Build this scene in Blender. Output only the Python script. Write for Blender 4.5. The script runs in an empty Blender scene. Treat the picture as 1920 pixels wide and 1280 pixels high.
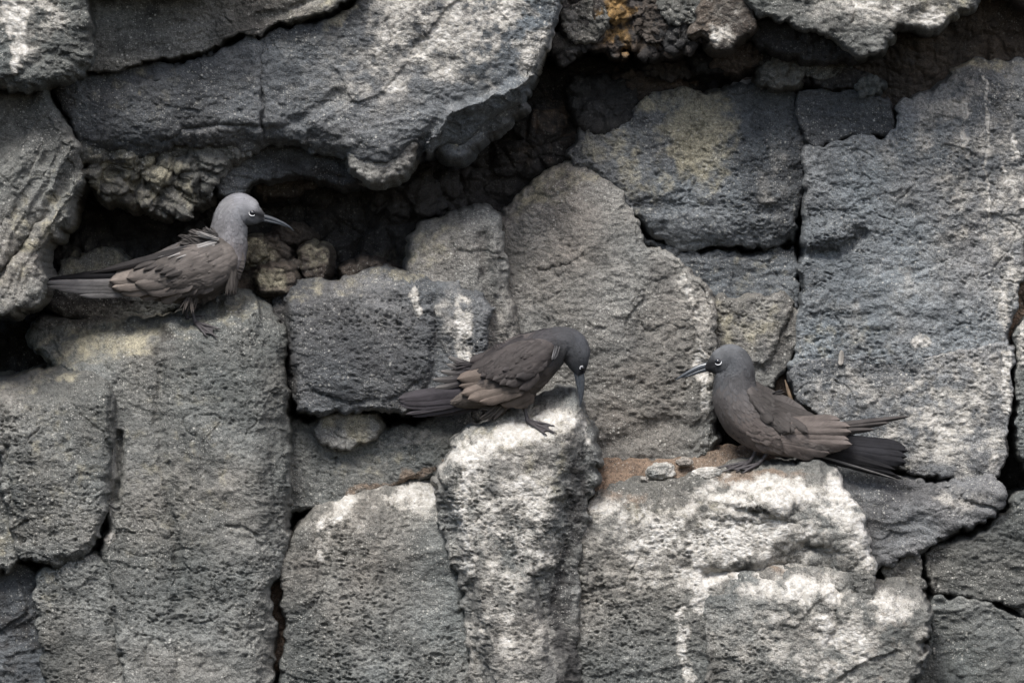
import bpy, bmesh, math, random
import numpy as np
from mathutils import Vector

# ------------------------------------------------------------------ camera, sky, sun, exposure
S = 0.00085            # metres for one unit of the working grid (a bird is about 0.4 m long)
DIST = 18.0            # metres from the lens to the cliff plane
scene = bpy.context.scene
cam = bpy.data.cameras.new('camera'); camo = bpy.data.objects.new('camera', cam)
scene.collection.objects.link(camo); scene.camera = camo
camo.location = (0, -DIST, 0); camo.rotation_euler = (math.radians(90), 0, 0)
cam.sensor_width = 36; cam.lens = 36*DIST/(1920*S); cam.clip_start = 0.5; cam.clip_end = 400

SUN_EL, SUN_AZ = math.radians(54), math.radians(-24)      # azimuth from straight behind the camera, to the left
world = bpy.data.worlds.new('World'); scene.world = world; world.use_nodes = True
wn = world.node_tree.nodes; wl = world.node_tree.links
sky = wn.new('ShaderNodeTexSky'); sky.sky_type = 'NISHITA'; sky.sun_disc = False
sky.sun_elevation = SUN_EL; sky.sun_rotation = math.radians(180) - SUN_AZ*-1
sky.dust_density = 2.5; sky.air_density = 1.0; sky.ozone_density = 1.0
wl.new(sky.outputs[0], wn['Background'].inputs[0]); wn['Background'].inputs[1].default_value = 0.092
sun = bpy.data.lights.new('sun', 'SUN'); sun.energy = 2.9; sun.angle = math.radians(22); sun.color = (1.0, 0.975, 0.94)
suno = bpy.data.objects.new('sun', sun); scene.collection.objects.link(suno)
sd = Vector((math.sin(SUN_AZ)*math.cos(SUN_EL), -math.cos(SUN_AZ)*math.cos(SUN_EL), math.sin(SUN_EL)))
suno.rotation_euler = sd.to_track_quat('Z', 'Y').to_euler(); suno.location = (-1, -3, 4)
scene.view_settings.view_transform = 'Standard'; scene.view_settings.look = 'None'
scene.view_settings.exposure = 0.96; scene.view_settings.gamma = 1.0

random.seed(7); np.random.seed(7)
scene.cycles.max_bounces = 5; scene.cycles.diffuse_bounces = 3; scene.cycles.glossy_bounces = 2
COL = scene.collection
DP = DIST/S

# ------------------------------------------------------------------ numpy noise
def _h(ix, iy, iz, seed):
    h = (ix.astype(np.uint32)*np.uint32(374761393) ^ iy.astype(np.uint32)*np.uint32(668265263)
         ^ iz.astype(np.uint32)*np.uint32(2246822519) ^ np.uint32((seed*3266489917 + 12345) & 0xffffffff))
    h ^= h >> np.uint32(15); h *= np.uint32(2246822519); h ^= h >> np.uint32(13); h *= np.uint32(3266489917); h ^= h >> np.uint32(16)
    return h.astype(np.float32)*np.float32(1/4294967296.0)
def vnoise(x, y, z, seed=0):
    xi = np.floor(x); yi = np.floor(y); zi = np.floor(z)
    fx = x-xi; fy = y-yi; fz = z-zi
    fx = fx*fx*fx*(fx*(fx*6-15)+10); fy = fy*fy*fy*(fy*(fy*6-15)+10); fz = fz*fz*fz*(fz*(fz*6-15)+10)
    xi = xi.astype(np.int64); yi = yi.astype(np.int64); zi = zi.astype(np.int64)
    r = 0
    for a in (0, 1):
        wx = fx if a else 1-fx
        for b in (0, 1):
            wy = fy if b else 1-fy
            for c in (0, 1):
                r = r + wx*wy*(fz if c else 1-fz)*_h(xi+a, yi+b, zi+c, seed)
    return r*2-1
def fbm(x, y, z, lam, octs=3, seed=0, gain=0.5):
    a = 1.0; t = 0; x = x/lam; y = y/lam; z = z/lam
    for o in range(octs):
        t = t + a*vnoise(x, y, z, seed+o*17)
        x, y, z = (0.8*x+0.6*y)*2.03+3.1, (-0.6*x+0.8*y)*2.03+1.7, z*2.03+5.3
        a *= gain
    return t
def worley(x, y, lam, seed=0):
    """nearest cell: F1, F2, random of the cell, offset to its centre"""
    x = x/lam; y = y/lam
    xi = np.floor(x).astype(np.int64); yi = np.floor(y).astype(np.int64); zz = np.zeros_like(xi)
    f1 = np.full(x.shape, 9.0); f2 = np.full(x.shape, 9.0); rn = np.zeros(x.shape); dx1 = np.zeros(x.shape); dy1 = np.zeros(x.shape)
    for a in (-1, 0, 1):
        for b in (-1, 0, 1):
            cx = xi+a; cy = yi+b
            ddx = cx+0.1+0.8*_h(cx, cy, zz, seed)-x; ddy = cy+0.1+0.8*_h(cx, cy, zz+1, seed)-y
            d = np.sqrt(ddx*ddx+ddy*ddy); r = _h(cx, cy, zz+2, seed)
            m = d < f1
            f2 = np.where(m, f1, np.minimum(f2, d)); rn = np.where(m, r, rn)
            dx1 = np.where(m, ddx, dx1); dy1 = np.where(m, ddy, dy1); f1 = np.where(m, d, f1)
    return f1, f2, rn, dx1, dy1
def sstep(a, b, x):
    t = np.clip((x-a)/(b-a), 0, 1); return t*t*(3-2*t)
def srelu(x, s):
    return 0.5*(x+np.sqrt(x*x+s*s))

# ------------------------------------------------------------------ 2-D shapes
def seg_dist(X, Y, pts, closed=False):
    """unsigned distance, side sign of the nearest segment"""
    best = np.full(X.shape, 1e9); side = np.zeros(X.shape); n = len(pts)
    for i in range(n if closed else n-1):
        ax, ay = pts[i]; bx, by = pts[(i+1) % n]
        ex, ey = bx-ax, by-ay; L = ex*ex+ey*ey+1e-9
        t = np.clip(((X-ax)*ex+(Y-ay)*ey)/L, 0, 1)
        dx = X-ax-t*ex; dy = Y-ay-t*ey; d = dx*dx+dy*dy
        m = d < best; best = np.where(m, d, best); side = np.where(m, np.sign(ex*dy-ey*dx), side)
    return np.sqrt(best), side
def inside(X, Y, pts):
    c = np.zeros(X.shape, bool); n = len(pts); j = n-1
    for i in range(n):
        xi, yi = pts[i]; xj, yj = pts[j]
        if yi != yj:
            m = ((yi > Y) != (yj > Y)) & (X < (xj-xi)*(Y-yi)/(yj-yi)+xi)
            c ^= m
        j = i
    return c
def chaikin(p, n=1):
    for _ in range(n):
        q = []
        for i in range(len(p)):
            a = p[i]; b = p[(i+1) % len(p)]
            q.append((a[0]*.8+b[0]*.2, a[1]*.8+b[1]*.2)); q.append((a[0]*.2+b[0]*.8, a[1]*.2+b[1]*.8))
        p = q
    return p
def lerp_line(X, pts):
    xs = np.array([p[0] for p in pts], float); ys = np.array([p[1] for p in pts], float)
    return np.interp(X, xs, ys)

# ------------------------------------------------------------------ meshes
def W3(px, py, y, ref=None):
    """working-grid position (px right, py down, y away) to metres"""
    k = 1+(y if ref is None else ref)/DP
    return np.stack([(px-960)*S*k, y*S*np.ones_like(px), (640-py)*S*k], -1)
def mesh_np(name, V, F4, smooth=True):
    me = bpy.data.meshes.new(name)
    V = np.asarray(V, np.float32); F4 = np.asarray(F4, np.int32)
    n = len(F4)
    me.vertices.add(len(V)); me.vertices.foreach_set('co', V.ravel())
    me.loops.add(n*4); me.loops.foreach_set('vertex_index', F4.ravel())
    me.polygons.add(n); me.polygons.foreach_set('loop_start', np.arange(0, n*4, 4, dtype=np.int32))
    me.polygons.foreach_set('loop_total', np.full(n, 4, np.int32))
    me.polygons.foreach_set('use_smooth', np.full(n, smooth, bool))
    me.update(calc_edges=True)
    return me
def attr(me, name, arr):
    a = me.attributes.new(name, 'FLOAT_COLOR', 'POINT')
    arr = np.asarray(arr, np.float32)
    if arr.shape[1] == 3: arr = np.hstack([arr, np.ones((len(arr), 1), np.float32)])
    a.data.foreach_set('color', arr.ravel())
def attr1(me, name, arr):
    a = me.attributes.new(name, 'FLOAT', 'POINT'); a.data.foreach_set('value', np.asarray(arr, np.float32).ravel())
def link(name, me, mat, parent=None, label=None, cat=None, group=None, kind=None):
    o = bpy.data.objects.new(name, me); COL.objects.link(o)
    if mat and me: me.materials.append(mat)
    if parent: o.parent = parent
    if label: o['label'] = label
    if cat: o['category'] = cat
    if group: o['group'] = group
    if kind: o['kind'] = kind
    return o

def stain_shade_mask(X, Y, shapes):
    m = np.zeros(X.shape)
    for sh in shapes:
        if sh[0] == 'e':
            _, cx, cy, rx, ry, ang, st = sh
            a = math.radians(ang); dx = X-cx; dy = Y-cy
            u = (dx*math.cos(a)+dy*math.sin(a))/rx; v = (-dx*math.sin(a)+dy*math.cos(a))/ry
            f = np.clip(1.5-1.0*np.sqrt(u*u+v*v), 0, 1)
        else:
            _, pts, w, st = sh
            d, _s = seg_dist(X, Y, pts); f = 1.45*np.clip(1.5-d/w, 0, 1)
        m = np.maximum(m, st*f)
    return m

def heightfeats(h, X, Y, feats):
    for f in feats:
        k = f[0]
        if k == 'crease':                      # groove along a line
            _, pts, w, dep = f
            d, _s = seg_dist(X, Y, pts); h = h+dep*np.exp(-(d/w)**2)
        elif k == 'crack':                     # sharp groove
            _, pts, w, dep = f
            d, _s = seg_dist(X, Y, pts); h = h+dep*np.clip(1-d/w, 0, 1)**0.7
        elif k == 'step':                      # everything right of the line's direction pushed back
            _, pts, amt, w = f
            d, s = seg_dist(X, Y, pts); h = h+amt*sstep(-w, w, d*s)
        elif k == 'bump':
            _, cx, cy, rx, ry, ang, hh = f
            a = math.radians(ang); dx = X-cx; dy = Y-cy
            u = (dx*math.cos(a)+dy*math.sin(a))/rx; v = (-dx*math.sin(a)+dy*math.cos(a))/ry
            q = np.clip(1-u*u-v*v, 0, 1); h = h-hh*q**1.3
        elif k == 'knob':                      # bump with a sharp rim
            _, cx, cy, rx, ry, ang, hh = f
            a = math.radians(ang); dx = X-cx; dy = Y-cy
            u = (dx*math.cos(a)+dy*math.sin(a))/rx; v = (-dx*math.sin(a)+dy*math.cos(a))/ry
            q = np.clip(1-u*u-v*v, 0, 1); h = h-hh*q**0.45
        elif k == 'ledge':                     # above the line the surface runs back
            _, pts, sl, soft = f
            h = h+sl*srelu(lerp_line(X, pts)-Y, soft)
        elif k == 'under':                     # below the line the surface runs back
            _, pts, sl, soft = f
            h = h+sl*srelu(Y-lerp_line(X, pts), soft)
    return h

def texture(X, Y, Z, t, seed):
    """relief in grid units, positive = outwards"""
    h = .8*t.get('big', 9)*fbm(X, Y, Z, 210, 2, seed)
    wx = X+10*fbm(X, Y, Z, 60, 2, seed+3); wy = Y+10*fbm(X, Y, Z, 60, 2, seed+4)
    if t.get('facet', 3):
        for lam, am in ((120, 1.0), (46, 0.5)):
            f1, f2, rn, dx, dy = worley(wx, wy*1.25, lam, seed+5)
            h += 0.75*t.get('facet', 3)*am*((rn-.5)*1.2 + dx*(np.modf(rn*7.3)[0]-.5)*2.4 + dy*(np.modf(rn*13.7)[0]-.4)*2.4)
    h += 0.8*t.get('mid', 3.2)*fbm(X, Y*1.3, Z, 52, 2, seed+6)
    h += t.get('small', 1.9)*fbm(X, Y*1.5, Z, 15, 3, seed+8, 0.62)
    ck = fbm(wx, wy*1.25, Z, 140, 3, seed+31, .6); cm = sstep(.0, .45, fbm(X, Y, Z, 190, 2, seed+32))
    h -= t.get('cracks', 5.0)*cm*np.clip(1-np.abs(ck)/.03, 0, 1)
    if t.get('strata'):
        ang, am, lam = t['strata']; a = math.radians(ang)
        u = wx*math.cos(a)+wy*math.sin(a); v = -wx*math.sin(a)+wy*math.cos(a)
        s_ = fbm(u/5, v, Z, lam, 3, seed+11, 0.6)
        h += am*(1-2*np.abs(s_))
    if t.get('lumps'):
        am, lam = t['lumps']
        f1, f2, rn, dx, dy = worley(wx, wy, lam, seed+13)
        h += am*(np.clip((f2-f1)*2.2, 0, 1)**0.6*(0.5+rn) - 0.6)
        f1, f2, rn, dx, dy = worley(wx, wy, lam*.42, seed+14)
        h += am*0.4*(np.clip((f2-f1)*2.2, 0, 1)**0.6*(0.5+rn) - 0.6)
    if t.get('pits', 2.6):
        pa = .92*t.get('pits', 2.6); zone = np.clip(0.75+0.9*fbm(X, Y, Z, 140, 2, seed+21), 0.05, 1.4)
        px = X+2.5*fbm(X, Y, Z, 12, 2, seed+22); py = Y+2.5*fbm(X, Y, Z, 12, 2, seed+23)
        for lam, pr, dp in ((25, .08, 1.6), (12.5, .40, 1.25), (7.8, .55, 1.0)):
            f1, f2, rn, dx, dy = worley(px, py*1.5, lam, seed+24+int(lam))
            rad = (0.16+0.3*np.modf(rn*9.7)[0])
            q = np.clip(1-(f1/rad)**2, 0, 1)
            h -= pa*dp*zone*np.where(rn < pr, q, 0)**0.7
            h += pa*dp*(.2+.75*np.clip(-dy/rad, 0, 1))*zone*np.where(rn < pr, np.exp(-((f1-rad*1.1)/0.11)**2), 0)*.55
    return h

NV = [0, 0]; SURF = {}
def relief(name, poly, depth, mat, parent=None, r=26, R=None, tilt=(0, 0), feats=(), tex={}, stains={}, thick=160,
           H=2.15, warp=(9, 5), seed=0, grow=5.0, ref=None, label=None, cat=None, kind=None, group=None, base=None, sides=True, color=None, uvang=0.0):
    seed = seed or (sum(ord(c) for c in name)+len(poly)*31+int(abs(poly[0][0])*3+abs(poly[0][1])))
    R = r*1.3 if R is None else R
    P = chaikin([tuple(map(float, p)) for p in poly], 1)
    xs = [p[0] for p in P]; ys = [p[1] for p in P]; mg = 18
    gx = np.arange(min(xs)-mg, max(xs)+mg+H, H); gy = np.arange(min(ys)-mg, max(ys)+mg+H, H)
    X, Y = np.meshgrid(gx, gy)
    Zc = np.full(X.shape, float(depth)*0.7+seed % 97)
    WX = X+warp[0]*fbm(X, Y, Zc, 70, 2, seed+1)+warp[1]*fbm(X, Y, Zc, 18, 2, seed+2)
    WY = Y+warp[0]*fbm(X, Y, Zc, 70, 2, seed+51)+warp[1]*fbm(X, Y, Zc, 18, 2, seed+52)
    d, _ = seg_dist(WX, WY, P, True)
    d = np.where(inside(WX, WY, P), d, -d)+grow
    cx = sum(xs)/len(xs); cy = sum(ys)/len(ys)
    rr = r*(1+0.45*fbm(X, Y, Zc, 90, 2, seed+61))
    q = 1-np.clip(d/rr, 0, 1)
    h = depth+tilt[0]*(X-cx)/100+tilt[1]*(Y-cy)/100+R*(1-np.sqrt(np.clip(1-q*q, 0, 1)))
    if base is not None: h = h+base(X, Y)
    h = heightfeats(h, X+4*fbm(X, Y, Zc, 25, 2, seed+71), Y+4*fbm(X, Y, Zc, 25, 2, seed+72), feats)
    t = texture(X, Y, h, tex, seed)
    gyy, gxx = np.gradient(h, H)
    nx, ny, nz = gxx, gyy, -np.ones_like(h)
    ln = np.sqrt(nx*nx+ny*ny+nz*nz); nx, ny, nz = nx/ln, ny/ln, nz/ln
    # vertices just outside slide onto the outline
    g_y, g_x = np.gradient(d, H); g2 = np.maximum(g_x*g_x+g_y*g_y, 0.15)
    out = d < 0
    Xs = np.where(out, X-d*g_x/g2, X); Ys = np.where(out, Y-d*g_y/g2, Y)
    fade = sstep(-1, 6, d)*np.clip(np.abs(nz)*1.9, .22, 1)
    Xf = Xs+nx*t*fade; Yf = Ys+ny*t*fade; Hf = h+nz*t*np.clip(np.abs(nz)*1.9, .3, 1)
    keepv = d > -1.45*H
    c = keepv[:-1, :-1] & keepv[1:, :-1] & keepv[:-1, 1:] & keepv[1:, 1:]
    anyin = (d[:-1, :-1] > 0) | (d[1:, :-1] > 0) | (d[:-1, 1:] > 0) | (d[1:, 1:] > 0)
    c &= anyin
    idx = np.arange(X.size).reshape(X.shape)
    F = np.stack([idx[:-1, :-1][c], idx[1:, :-1][c], idx[1:, 1:][c], idx[:-1, 1:][c]], -1)
    used = np.zeros(X.size, bool); used[F.ravel()] = True
    remap = np.cumsum(used)-1; F = remap[F]
    vx = Xf.ravel()[used]; vy = Yf.ravel()[used]; vh = Hf.ravel()[used]
    ox = X.ravel()[used]; oy = Y.ravel()[used]
    n0 = len(vx)
    if sides:
        E = np.concatenate([F[:, [0, 1]], F[:, [1, 2]], F[:, [2, 3]], F[:, [3, 0]]])
        key = np.minimum(E[:, 0], E[:, 1]).astype(np.int64)*n0+np.maximum(E[:, 0], E[:, 1])
        u, ii, cnt = np.unique(key, return_index=True, return_counts=True)
        B = E[ii[cnt == 1]]
        bv = np.unique(B); bm = np.full(n0, -1); bm[bv] = np.arange(len(bv)); nb = len(bv)
        gX = (g_x/np.sqrt(g2)).ravel()[used][bv]; gY = (g_y/np.sqrt(g2)).ravel()[used][bv]
        AX, AY, AH = [vx], [vy], [vh]; OX, OY = [ox], [oy]; Fs = [F]; prev = bv; cur = n0
        bx, by, bh = vx[bv], vy[bv], vh[bv]
        for k, fr in enumerate((0.06, 0.16, 0.3, 0.5, 0.75, 1.0)):
            hh = bh+thick*fr
            w = 4.5*fbm(bx, by, hh, 40, 2, seed+81)*min(1, k+.4)-2.0*k
            AX.append(bx-gX*w*-1*(-1 if k < 0 else 1)); AY.append(by-gY*w*-1); AH.append(hh); OX.append(ox[bv]); OY.append(oy[bv])
            now = np.arange(cur, cur+nb)
            a = prev[bm[B[:, 0]]] if k else B[:, 0]; b = prev[bm[B[:, 1]]] if k else B[:, 1]
            Fs.append(np.stack([a, now[bm[B[:, 0]]], now[bm[B[:, 1]]], b], -1))
            prev = now; cur += nb
        vx = np.concatenate(AX); vy = np.concatenate(AY); vh = np.concatenate(AH); F = np.concatenate(Fs)
        ox = np.concatenate(OX); oy = np.concatenate(OY)
    me = mesh_np(name, W3(vx, vy, vh, depth if ref is None else ref), F)
    SURF.setdefault(name, []).append((vx[:n0:2], vy[:n0:2], vh[:n0:2]))
    if color is not None:
        attr(me, 'col', color(ox, oy)); ca_, sa_ = math.cos(uvang), math.sin(uvang); attr1(me, 'u', ox*ca_+oy*sa_); attr1(me, 'v', (-ox*sa_+oy*ca_)+400)
    else:
        zz = np.zeros_like(ox)
        sx = ox+7*fbm(ox, oy, zz, 45, 2, seed+91)+4*fbm(ox, oy, zz, 12, 2, seed+92)
        sy = oy+11*fbm(ox, oy, zz, 45, 2, seed+93)+6*fbm(ox, oy, zz, 12, 2, seed+94)
        st = np.stack([stain_shade_mask(sx, sy, stains.get(k_, ())) for k_ in 'godby'], -1)
        attr(me, 'rcol', mat.colour(ox, oy, vh, st, seed)); mat = mat.mat
    NV[0] += len(vx); NV[1] += len(F)
    return link(name, me, mat, parent, label, cat, group, kind)

# ------------------------------------------------------------------ materials
class NT:
    def __init__(s, name):
        s.m = bpy.data.materials.new(name); s.m.use_nodes = True; s.t = s.m.node_tree; s.b = s.t.nodes['Principled BSDF']
        s.geo = s.t.nodes.new('ShaderNodeTexCoord').outputs['Object']
    def n(s, typ, ins=None, **kw):
        nd = s.t.nodes.new(typ)
        for k, v in kw.items(): setattr(nd, k, v)
        for k, v in (ins or {}).items(): s.set(nd.inputs[k], v)
        return nd
    def set(s, sock, v):
        if isinstance(v, bpy.types.NodeSocket): s.t.links.new(v, sock)
        else: sock.default_value = v
    def noise(s, scale, detail=3, rough=.55, vec=None, dist=0):
        return s.n('ShaderNodeTexNoise', {'Vector': vec or s.geo, 'Scale': scale, 'Detail': detail, 'Roughness': rough, 'Distortion': dist}).outputs[0]
    def math(s, op, a, b=0.0, c=None, clamp=False):
        nd = s.n('ShaderNodeMath', {0: a, 1: b}, operation=op, use_clamp=clamp)
        if c is not None: s.set(nd.inputs[2], c)
        return nd.outputs[0]
    def ramp(s, v, a, b, lo=0.0, hi=1.0, smooth=True):
        return s.n('ShaderNodeMapRange', {0: v, 1: a, 2: b, 3: lo, 4: hi}, interpolation_type='SMOOTHSTEP' if smooth else 'LINEAR').outputs[0]
    def mix(s, f, a, b, mode='MIX'):
        nd = s.n('ShaderNodeMix', data_type='RGBA', blend_type=mode)
        s.set(nd.inputs[0], f)
        for sock, v in ((nd.inputs[6], a), (nd.inputs[7], b)):
            s.set(sock, v if isinstance(v, bpy.types.NodeSocket) else (*v, 1.0))
        return nd.outputs[2]
    def grey(s, v):
        nd = s.n('ShaderNodeCombineColor', {0: v, 1: v, 2: v}); return nd.outputs[0]

_RM = {}
def rock_shader(speck, grain):
    if (speck, grain) in _RM: return _RM[(speck, grain)]
    T = NT('basalt')
    at = T.n('ShaderNodeAttribute', attribute_name='rcol'); c = at.outputs['Color']; g = at.outputs['Alpha']
    n3 = T.noise(150, 3, .65); n4 = T.noise(480, 2, .7)
    gr = T.math('ADD', T.math('MULTIPLY', T.ramp(n3, .3, .7, -.5, .5, False), .75*grain), T.math('MULTIPLY', T.ramp(n4, .3, .7, -.5, .5, False), .9*grain))
    gr = T.math('MAXIMUM', T.math('ADD', gr, 1.0), .12)
    c = T.mix(1.0, c, T.grey(gr), 'MULTIPLY')
    zone = T.ramp(T.noise(11, 2, .6), .34, .62)
    for sc, th, pr in ((135, .34, .55), (330, .38, .45)):          # pale mineral specks
        vo = T.n('ShaderNodeTexVoronoi', {'Vector': T.geo, 'Scale': sc, 'Randomness': 1.0})
        cs = T.n('ShaderNodeSeparateColor', {0: vo.outputs['Color']})
        m = T.math('MULTIPLY', T.ramp(vo.outputs['Distance'], th, th*.4), T.ramp(cs.outputs[0], pr, min(pr+.35, .98)))
        c = T.mix(T.math('MULTIPLY', T.math('MULTIPLY', m, zone), speck), c, (.52, .505, .46))
    # bird droppings: thin splashed film broken up by the grain
    fn = T.math('ADD', T.math('MULTIPLY', T.noise(95, 4, .78), .6), T.math('MULTIPLY', n4, .4))
    gf = T.math('MULTIPLY', T.ramp(T.math('ADD', fn, g), .74, 1.30), T.ramp(g, .03, .2))
    gc = T.mix(T.ramp(n3, .34, .66), (.64, .62, .585), (.41, .385, .345))
    c = T.mix(T.math('MULTIPLY', gf, .95), c, gc)
    T.set(T.b.inputs['Base Color'], c)
    T.set(T.b.inputs['Roughness'], T.ramp(n3, .3, .7, .62, .95))
    T.set(T.b.inputs['Specular IOR Level'], 0.35)
    hgt = T.math('ADD', T.math('MULTIPLY', n3, 1.0), T.math('MULTIPLY', n4, .6))
    bp = T.n('ShaderNodeBump', {'Height': hgt, 'Strength': 1.0, 'Distance': .0040})
    T.set(T.b.inputs['Normal'], bp.outputs[0])
    _RM[(speck, grain)] = T.m
    return T.m
class rock_mat:
    """palette of a rock kind; the fine grain is in the shader, the broad tones are set per vertex"""
    def __init__(s, name, ca, cb, cc, speck=0.5, grain=1.0): s.p = [np.array(c) for c in (ca, cb, cc)]; s.mat = rock_shader(speck, grain)
    def colour(s, x, y, z, st, seed):
        ca, cb, cc = s.p
        mx = lambda c, k, d: c*(1-k[:, None])+np.asarray(d)*k[:, None]
        n1 = fbm(x, y, z, 260, 3, seed+101); n2 = fbm(x, y, z, 46, 3, seed+102, .6); nh = fbm(x, y, z, 330, 2, seed+103)+.5*fbm(x, y, z, 90, 2, seed+104)
        c = ca+(cb-ca)*sstep(-.55, .55, n1)[:, None]
        c = mx(c, .6*sstep(-.05, .75, n2), cc)
        c = c*np.stack([1-.05*nh, 1+.01*nh, 1+.05*nh], -1)
        nf = fbm(x, y, z, 22, 4, seed+105, .65)*.35
        on = lambda k: sstep(.0, .15, st[:, k])
        c = mx(c, on(1)*.82*sstep(.16, .85, st[:, 1]+nf*.8), (.33, .30, .218))
        c = mx(c, on(2)*.92*sstep(.12, .75, st[:, 2]+nf*.8), (.040, .038, .037))  # d marks: near-black tone, often shade painted onto the rock
        c = mx(c, on(3)*.80*sstep(.2, .9, st[:, 3]+nf), (.185, .135, .098))
        c = mx(c, on(4)*.85*sstep(.2, .8, st[:, 4]+nf*1.2), (.27, .165, .062))
        g = np.clip(st[:, 0]*(.85+.75*fbm(x, y, z, 34, 4, seed+106, .68)), 0, 1)*.82
        c = mx(c, .8*sstep(.08, .6, g), (.37, .345, .305))          # tan film round the droppings
        return np.hstack([np.clip(c, .008, 1), g[:, None]])

M_GREY = rock_mat('basalt_grey', (.100, .101, .094), (.178, .176, .163), (.064, .066, .063), .7)
M_WALL = rock_mat('basalt_wall', (.112, .116, .120), (.196, .199, .200), (.072, .075, .079), .8)
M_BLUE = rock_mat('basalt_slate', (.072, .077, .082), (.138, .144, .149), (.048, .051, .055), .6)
M_WARM = rock_mat('basalt_warm', (.135, .133, .124), (.222, .217, .202), (.088, .087, .083), .75)
M_DARK_SHADED = rock_mat('basalt_dark_shaded', (.026, .025, .025), (.046, .042, .040), (.017, .016, .016), .22)  # near-black rock, with the shade of the recesses painted into its tone
M_BROWN = rock_mat('basalt_brown', (.056, .046, .039), (.090, .072, .058), (.035, .029, .026), .35)
M_PALE = rock_mat('basalt_pale', (0.235, 0.215, 0.192), (0.300, 0.275, 0.245), (0.155, 0.145, 0.133), .7)
M_SOIL = rock_mat('dry_soil', (.125, .086, .062), (.175, .125, .090), (.08, .056, .041), .4, grain=1.2)

# ------------------------------------------------------------------ the cliff
B0, B1, T0, T1 = -220, 2140, -220, 1500        # how far the rock goes on past the view
cliff = relief('cliff', [(B0-80, T0-80), (B1+80, T0-80), (B1+80, T1+80), (B0-80, T1+80)], 230, M_DARK_SHADED, r=5, thick=120, H=5.0,
    feats=[('bump', 520, 1150, 60, 240, 0, 150), ('bump', 1910, 700, 60, 330, 0, 150), ('bump', 1480, 720, 50, 100, 0, 110)],
    tex=dict(big=26, mid=10, small=3, facet=12, lumps=(22, 70), pits=1.2),
    stains=dict(b=[('e', 520, 1150, 26, 90, 0, .9), ('e', 1910, 520, 25, 80, 0, .8), ('e', 1480, 725, 30, 60, 0, .9), ('e', 1050, 260, 120, 90, 0, .3)]), kind='structure')
def rock(name, poly, depth, mat=None, **k):
    k['R'] = k.get('R', k.get('r', 26)*1.3)*.55; k['r'] = k.get('r', 26)*.52; k.setdefault('warp', (9, 6.5)); k.setdefault('grow', 9.0)
    return relief(name, poly, depth, mat or M_GREY, parent=cliff, **k)

# --- the recess under the overhang
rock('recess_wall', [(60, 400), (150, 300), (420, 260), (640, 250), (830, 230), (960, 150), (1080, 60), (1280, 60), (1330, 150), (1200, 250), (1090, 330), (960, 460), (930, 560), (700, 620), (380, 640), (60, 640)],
     140, M_DARK_SHADED, r=30, tex=dict(big=22, mid=9, small=2.4, facet=9, lumps=(20, 62), pits=.8), seed=5,
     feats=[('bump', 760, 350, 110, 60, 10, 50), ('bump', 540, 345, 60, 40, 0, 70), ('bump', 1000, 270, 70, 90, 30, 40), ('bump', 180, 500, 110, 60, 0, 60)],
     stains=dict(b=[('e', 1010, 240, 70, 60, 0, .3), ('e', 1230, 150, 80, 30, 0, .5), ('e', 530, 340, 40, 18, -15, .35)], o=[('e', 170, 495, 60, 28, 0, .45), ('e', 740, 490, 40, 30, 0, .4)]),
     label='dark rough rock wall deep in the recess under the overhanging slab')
rock('rock_lump', [(1075, 165), (1110, 140), (1170, 150), (1200, 185), (1195, 225), (1160, 245), (1110, 240), (1080, 210)], 60, M_DARK_SHADED, r=32, R=60,
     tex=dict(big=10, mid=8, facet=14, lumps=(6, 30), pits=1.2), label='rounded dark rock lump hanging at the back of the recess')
rock('brown_rock', [(478, 345), (500, 320), (545, 312), (580, 325), (575, 345), (545, 358), (505, 364)], 40, M_BROWN, r=18, R=36, tex=dict(facet=4, pits=1, lumps=(5, 26)),
     label='small brown rock face inside the dark recess')
rock('recess_rock', [(90, 560), (110, 500), (150, 470), (215, 480), (260, 520), (330, 560), (300, 600), (120, 600)], 55, M_GREY, r=30, R=70,
     stains=dict(o=[('e', 170, 500, 60, 30, 0, .45)], d=[('e', 150, 570, 120, 30, 0, .6)]), label='dim rock in the recess behind the tail of the perched bird')  # dark ellipse paints the recess shadow over the foot of this rock
rock('recess_rock', [(440, 470), (470, 445), (520, 455), (545, 490), (560, 540), (520, 575), (450, 570)], 30, M_BROWN, r=20, R=55, tex=dict(lumps=(9, 34), facet=5, pits=1),
     stains=dict(o=[('e', 480, 475, 40, 22, 0, .7), ('e', 500, 530, 35, 25, 0, .5)]), label='crumbly yellowish rock on the ledge in front of the grey headed bird')

for i, (pl, dep, lb) in enumerate([
        ([(566, 470), (580, 456), (606, 458), (622, 474), (622, 512), (610, 528), (580, 528), (568, 506)], 10, 'upright brownish rock standing in the recess behind the square block'),
        ([(482, 530), (492, 508), (520, 496), (548, 506), (556, 530), (540, 552), (500, 552)], -25, 'angular yellowish rock on the ledge before the grey headed bird'),
        ([(452, 470), (474, 448), (500, 452), (506, 476), (480, 492), (458, 490)], 0, 'crusted yellow brown rock at the breast of the grey headed bird'),
        ([(640, 505), (670, 490), (720, 492), (745, 512), (700, 528), (650, 530)], 20, 'low dark rock at the back of the square block'),
        ([(515, 440), (540, 425), (580, 430), (590, 450), (560, 462), (525, 460)], 60, 'dark brown rock under the bill of the grey headed bird')]):
    rock('recess_rock', pl, dep, M_BROWN, r=13, R=30, thick=70, grow=2, warp=(6, 5), seed=500+i, tex=dict(big=4, mid=4, facet=7, lumps=(4, 24), pits=1.2), stains=dict(o=[('e', pl[0][0]+25, pl[0][1], 40, 30, 0, (.45, .5, .6, .1, .1)[i])]), label=lb)

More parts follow.
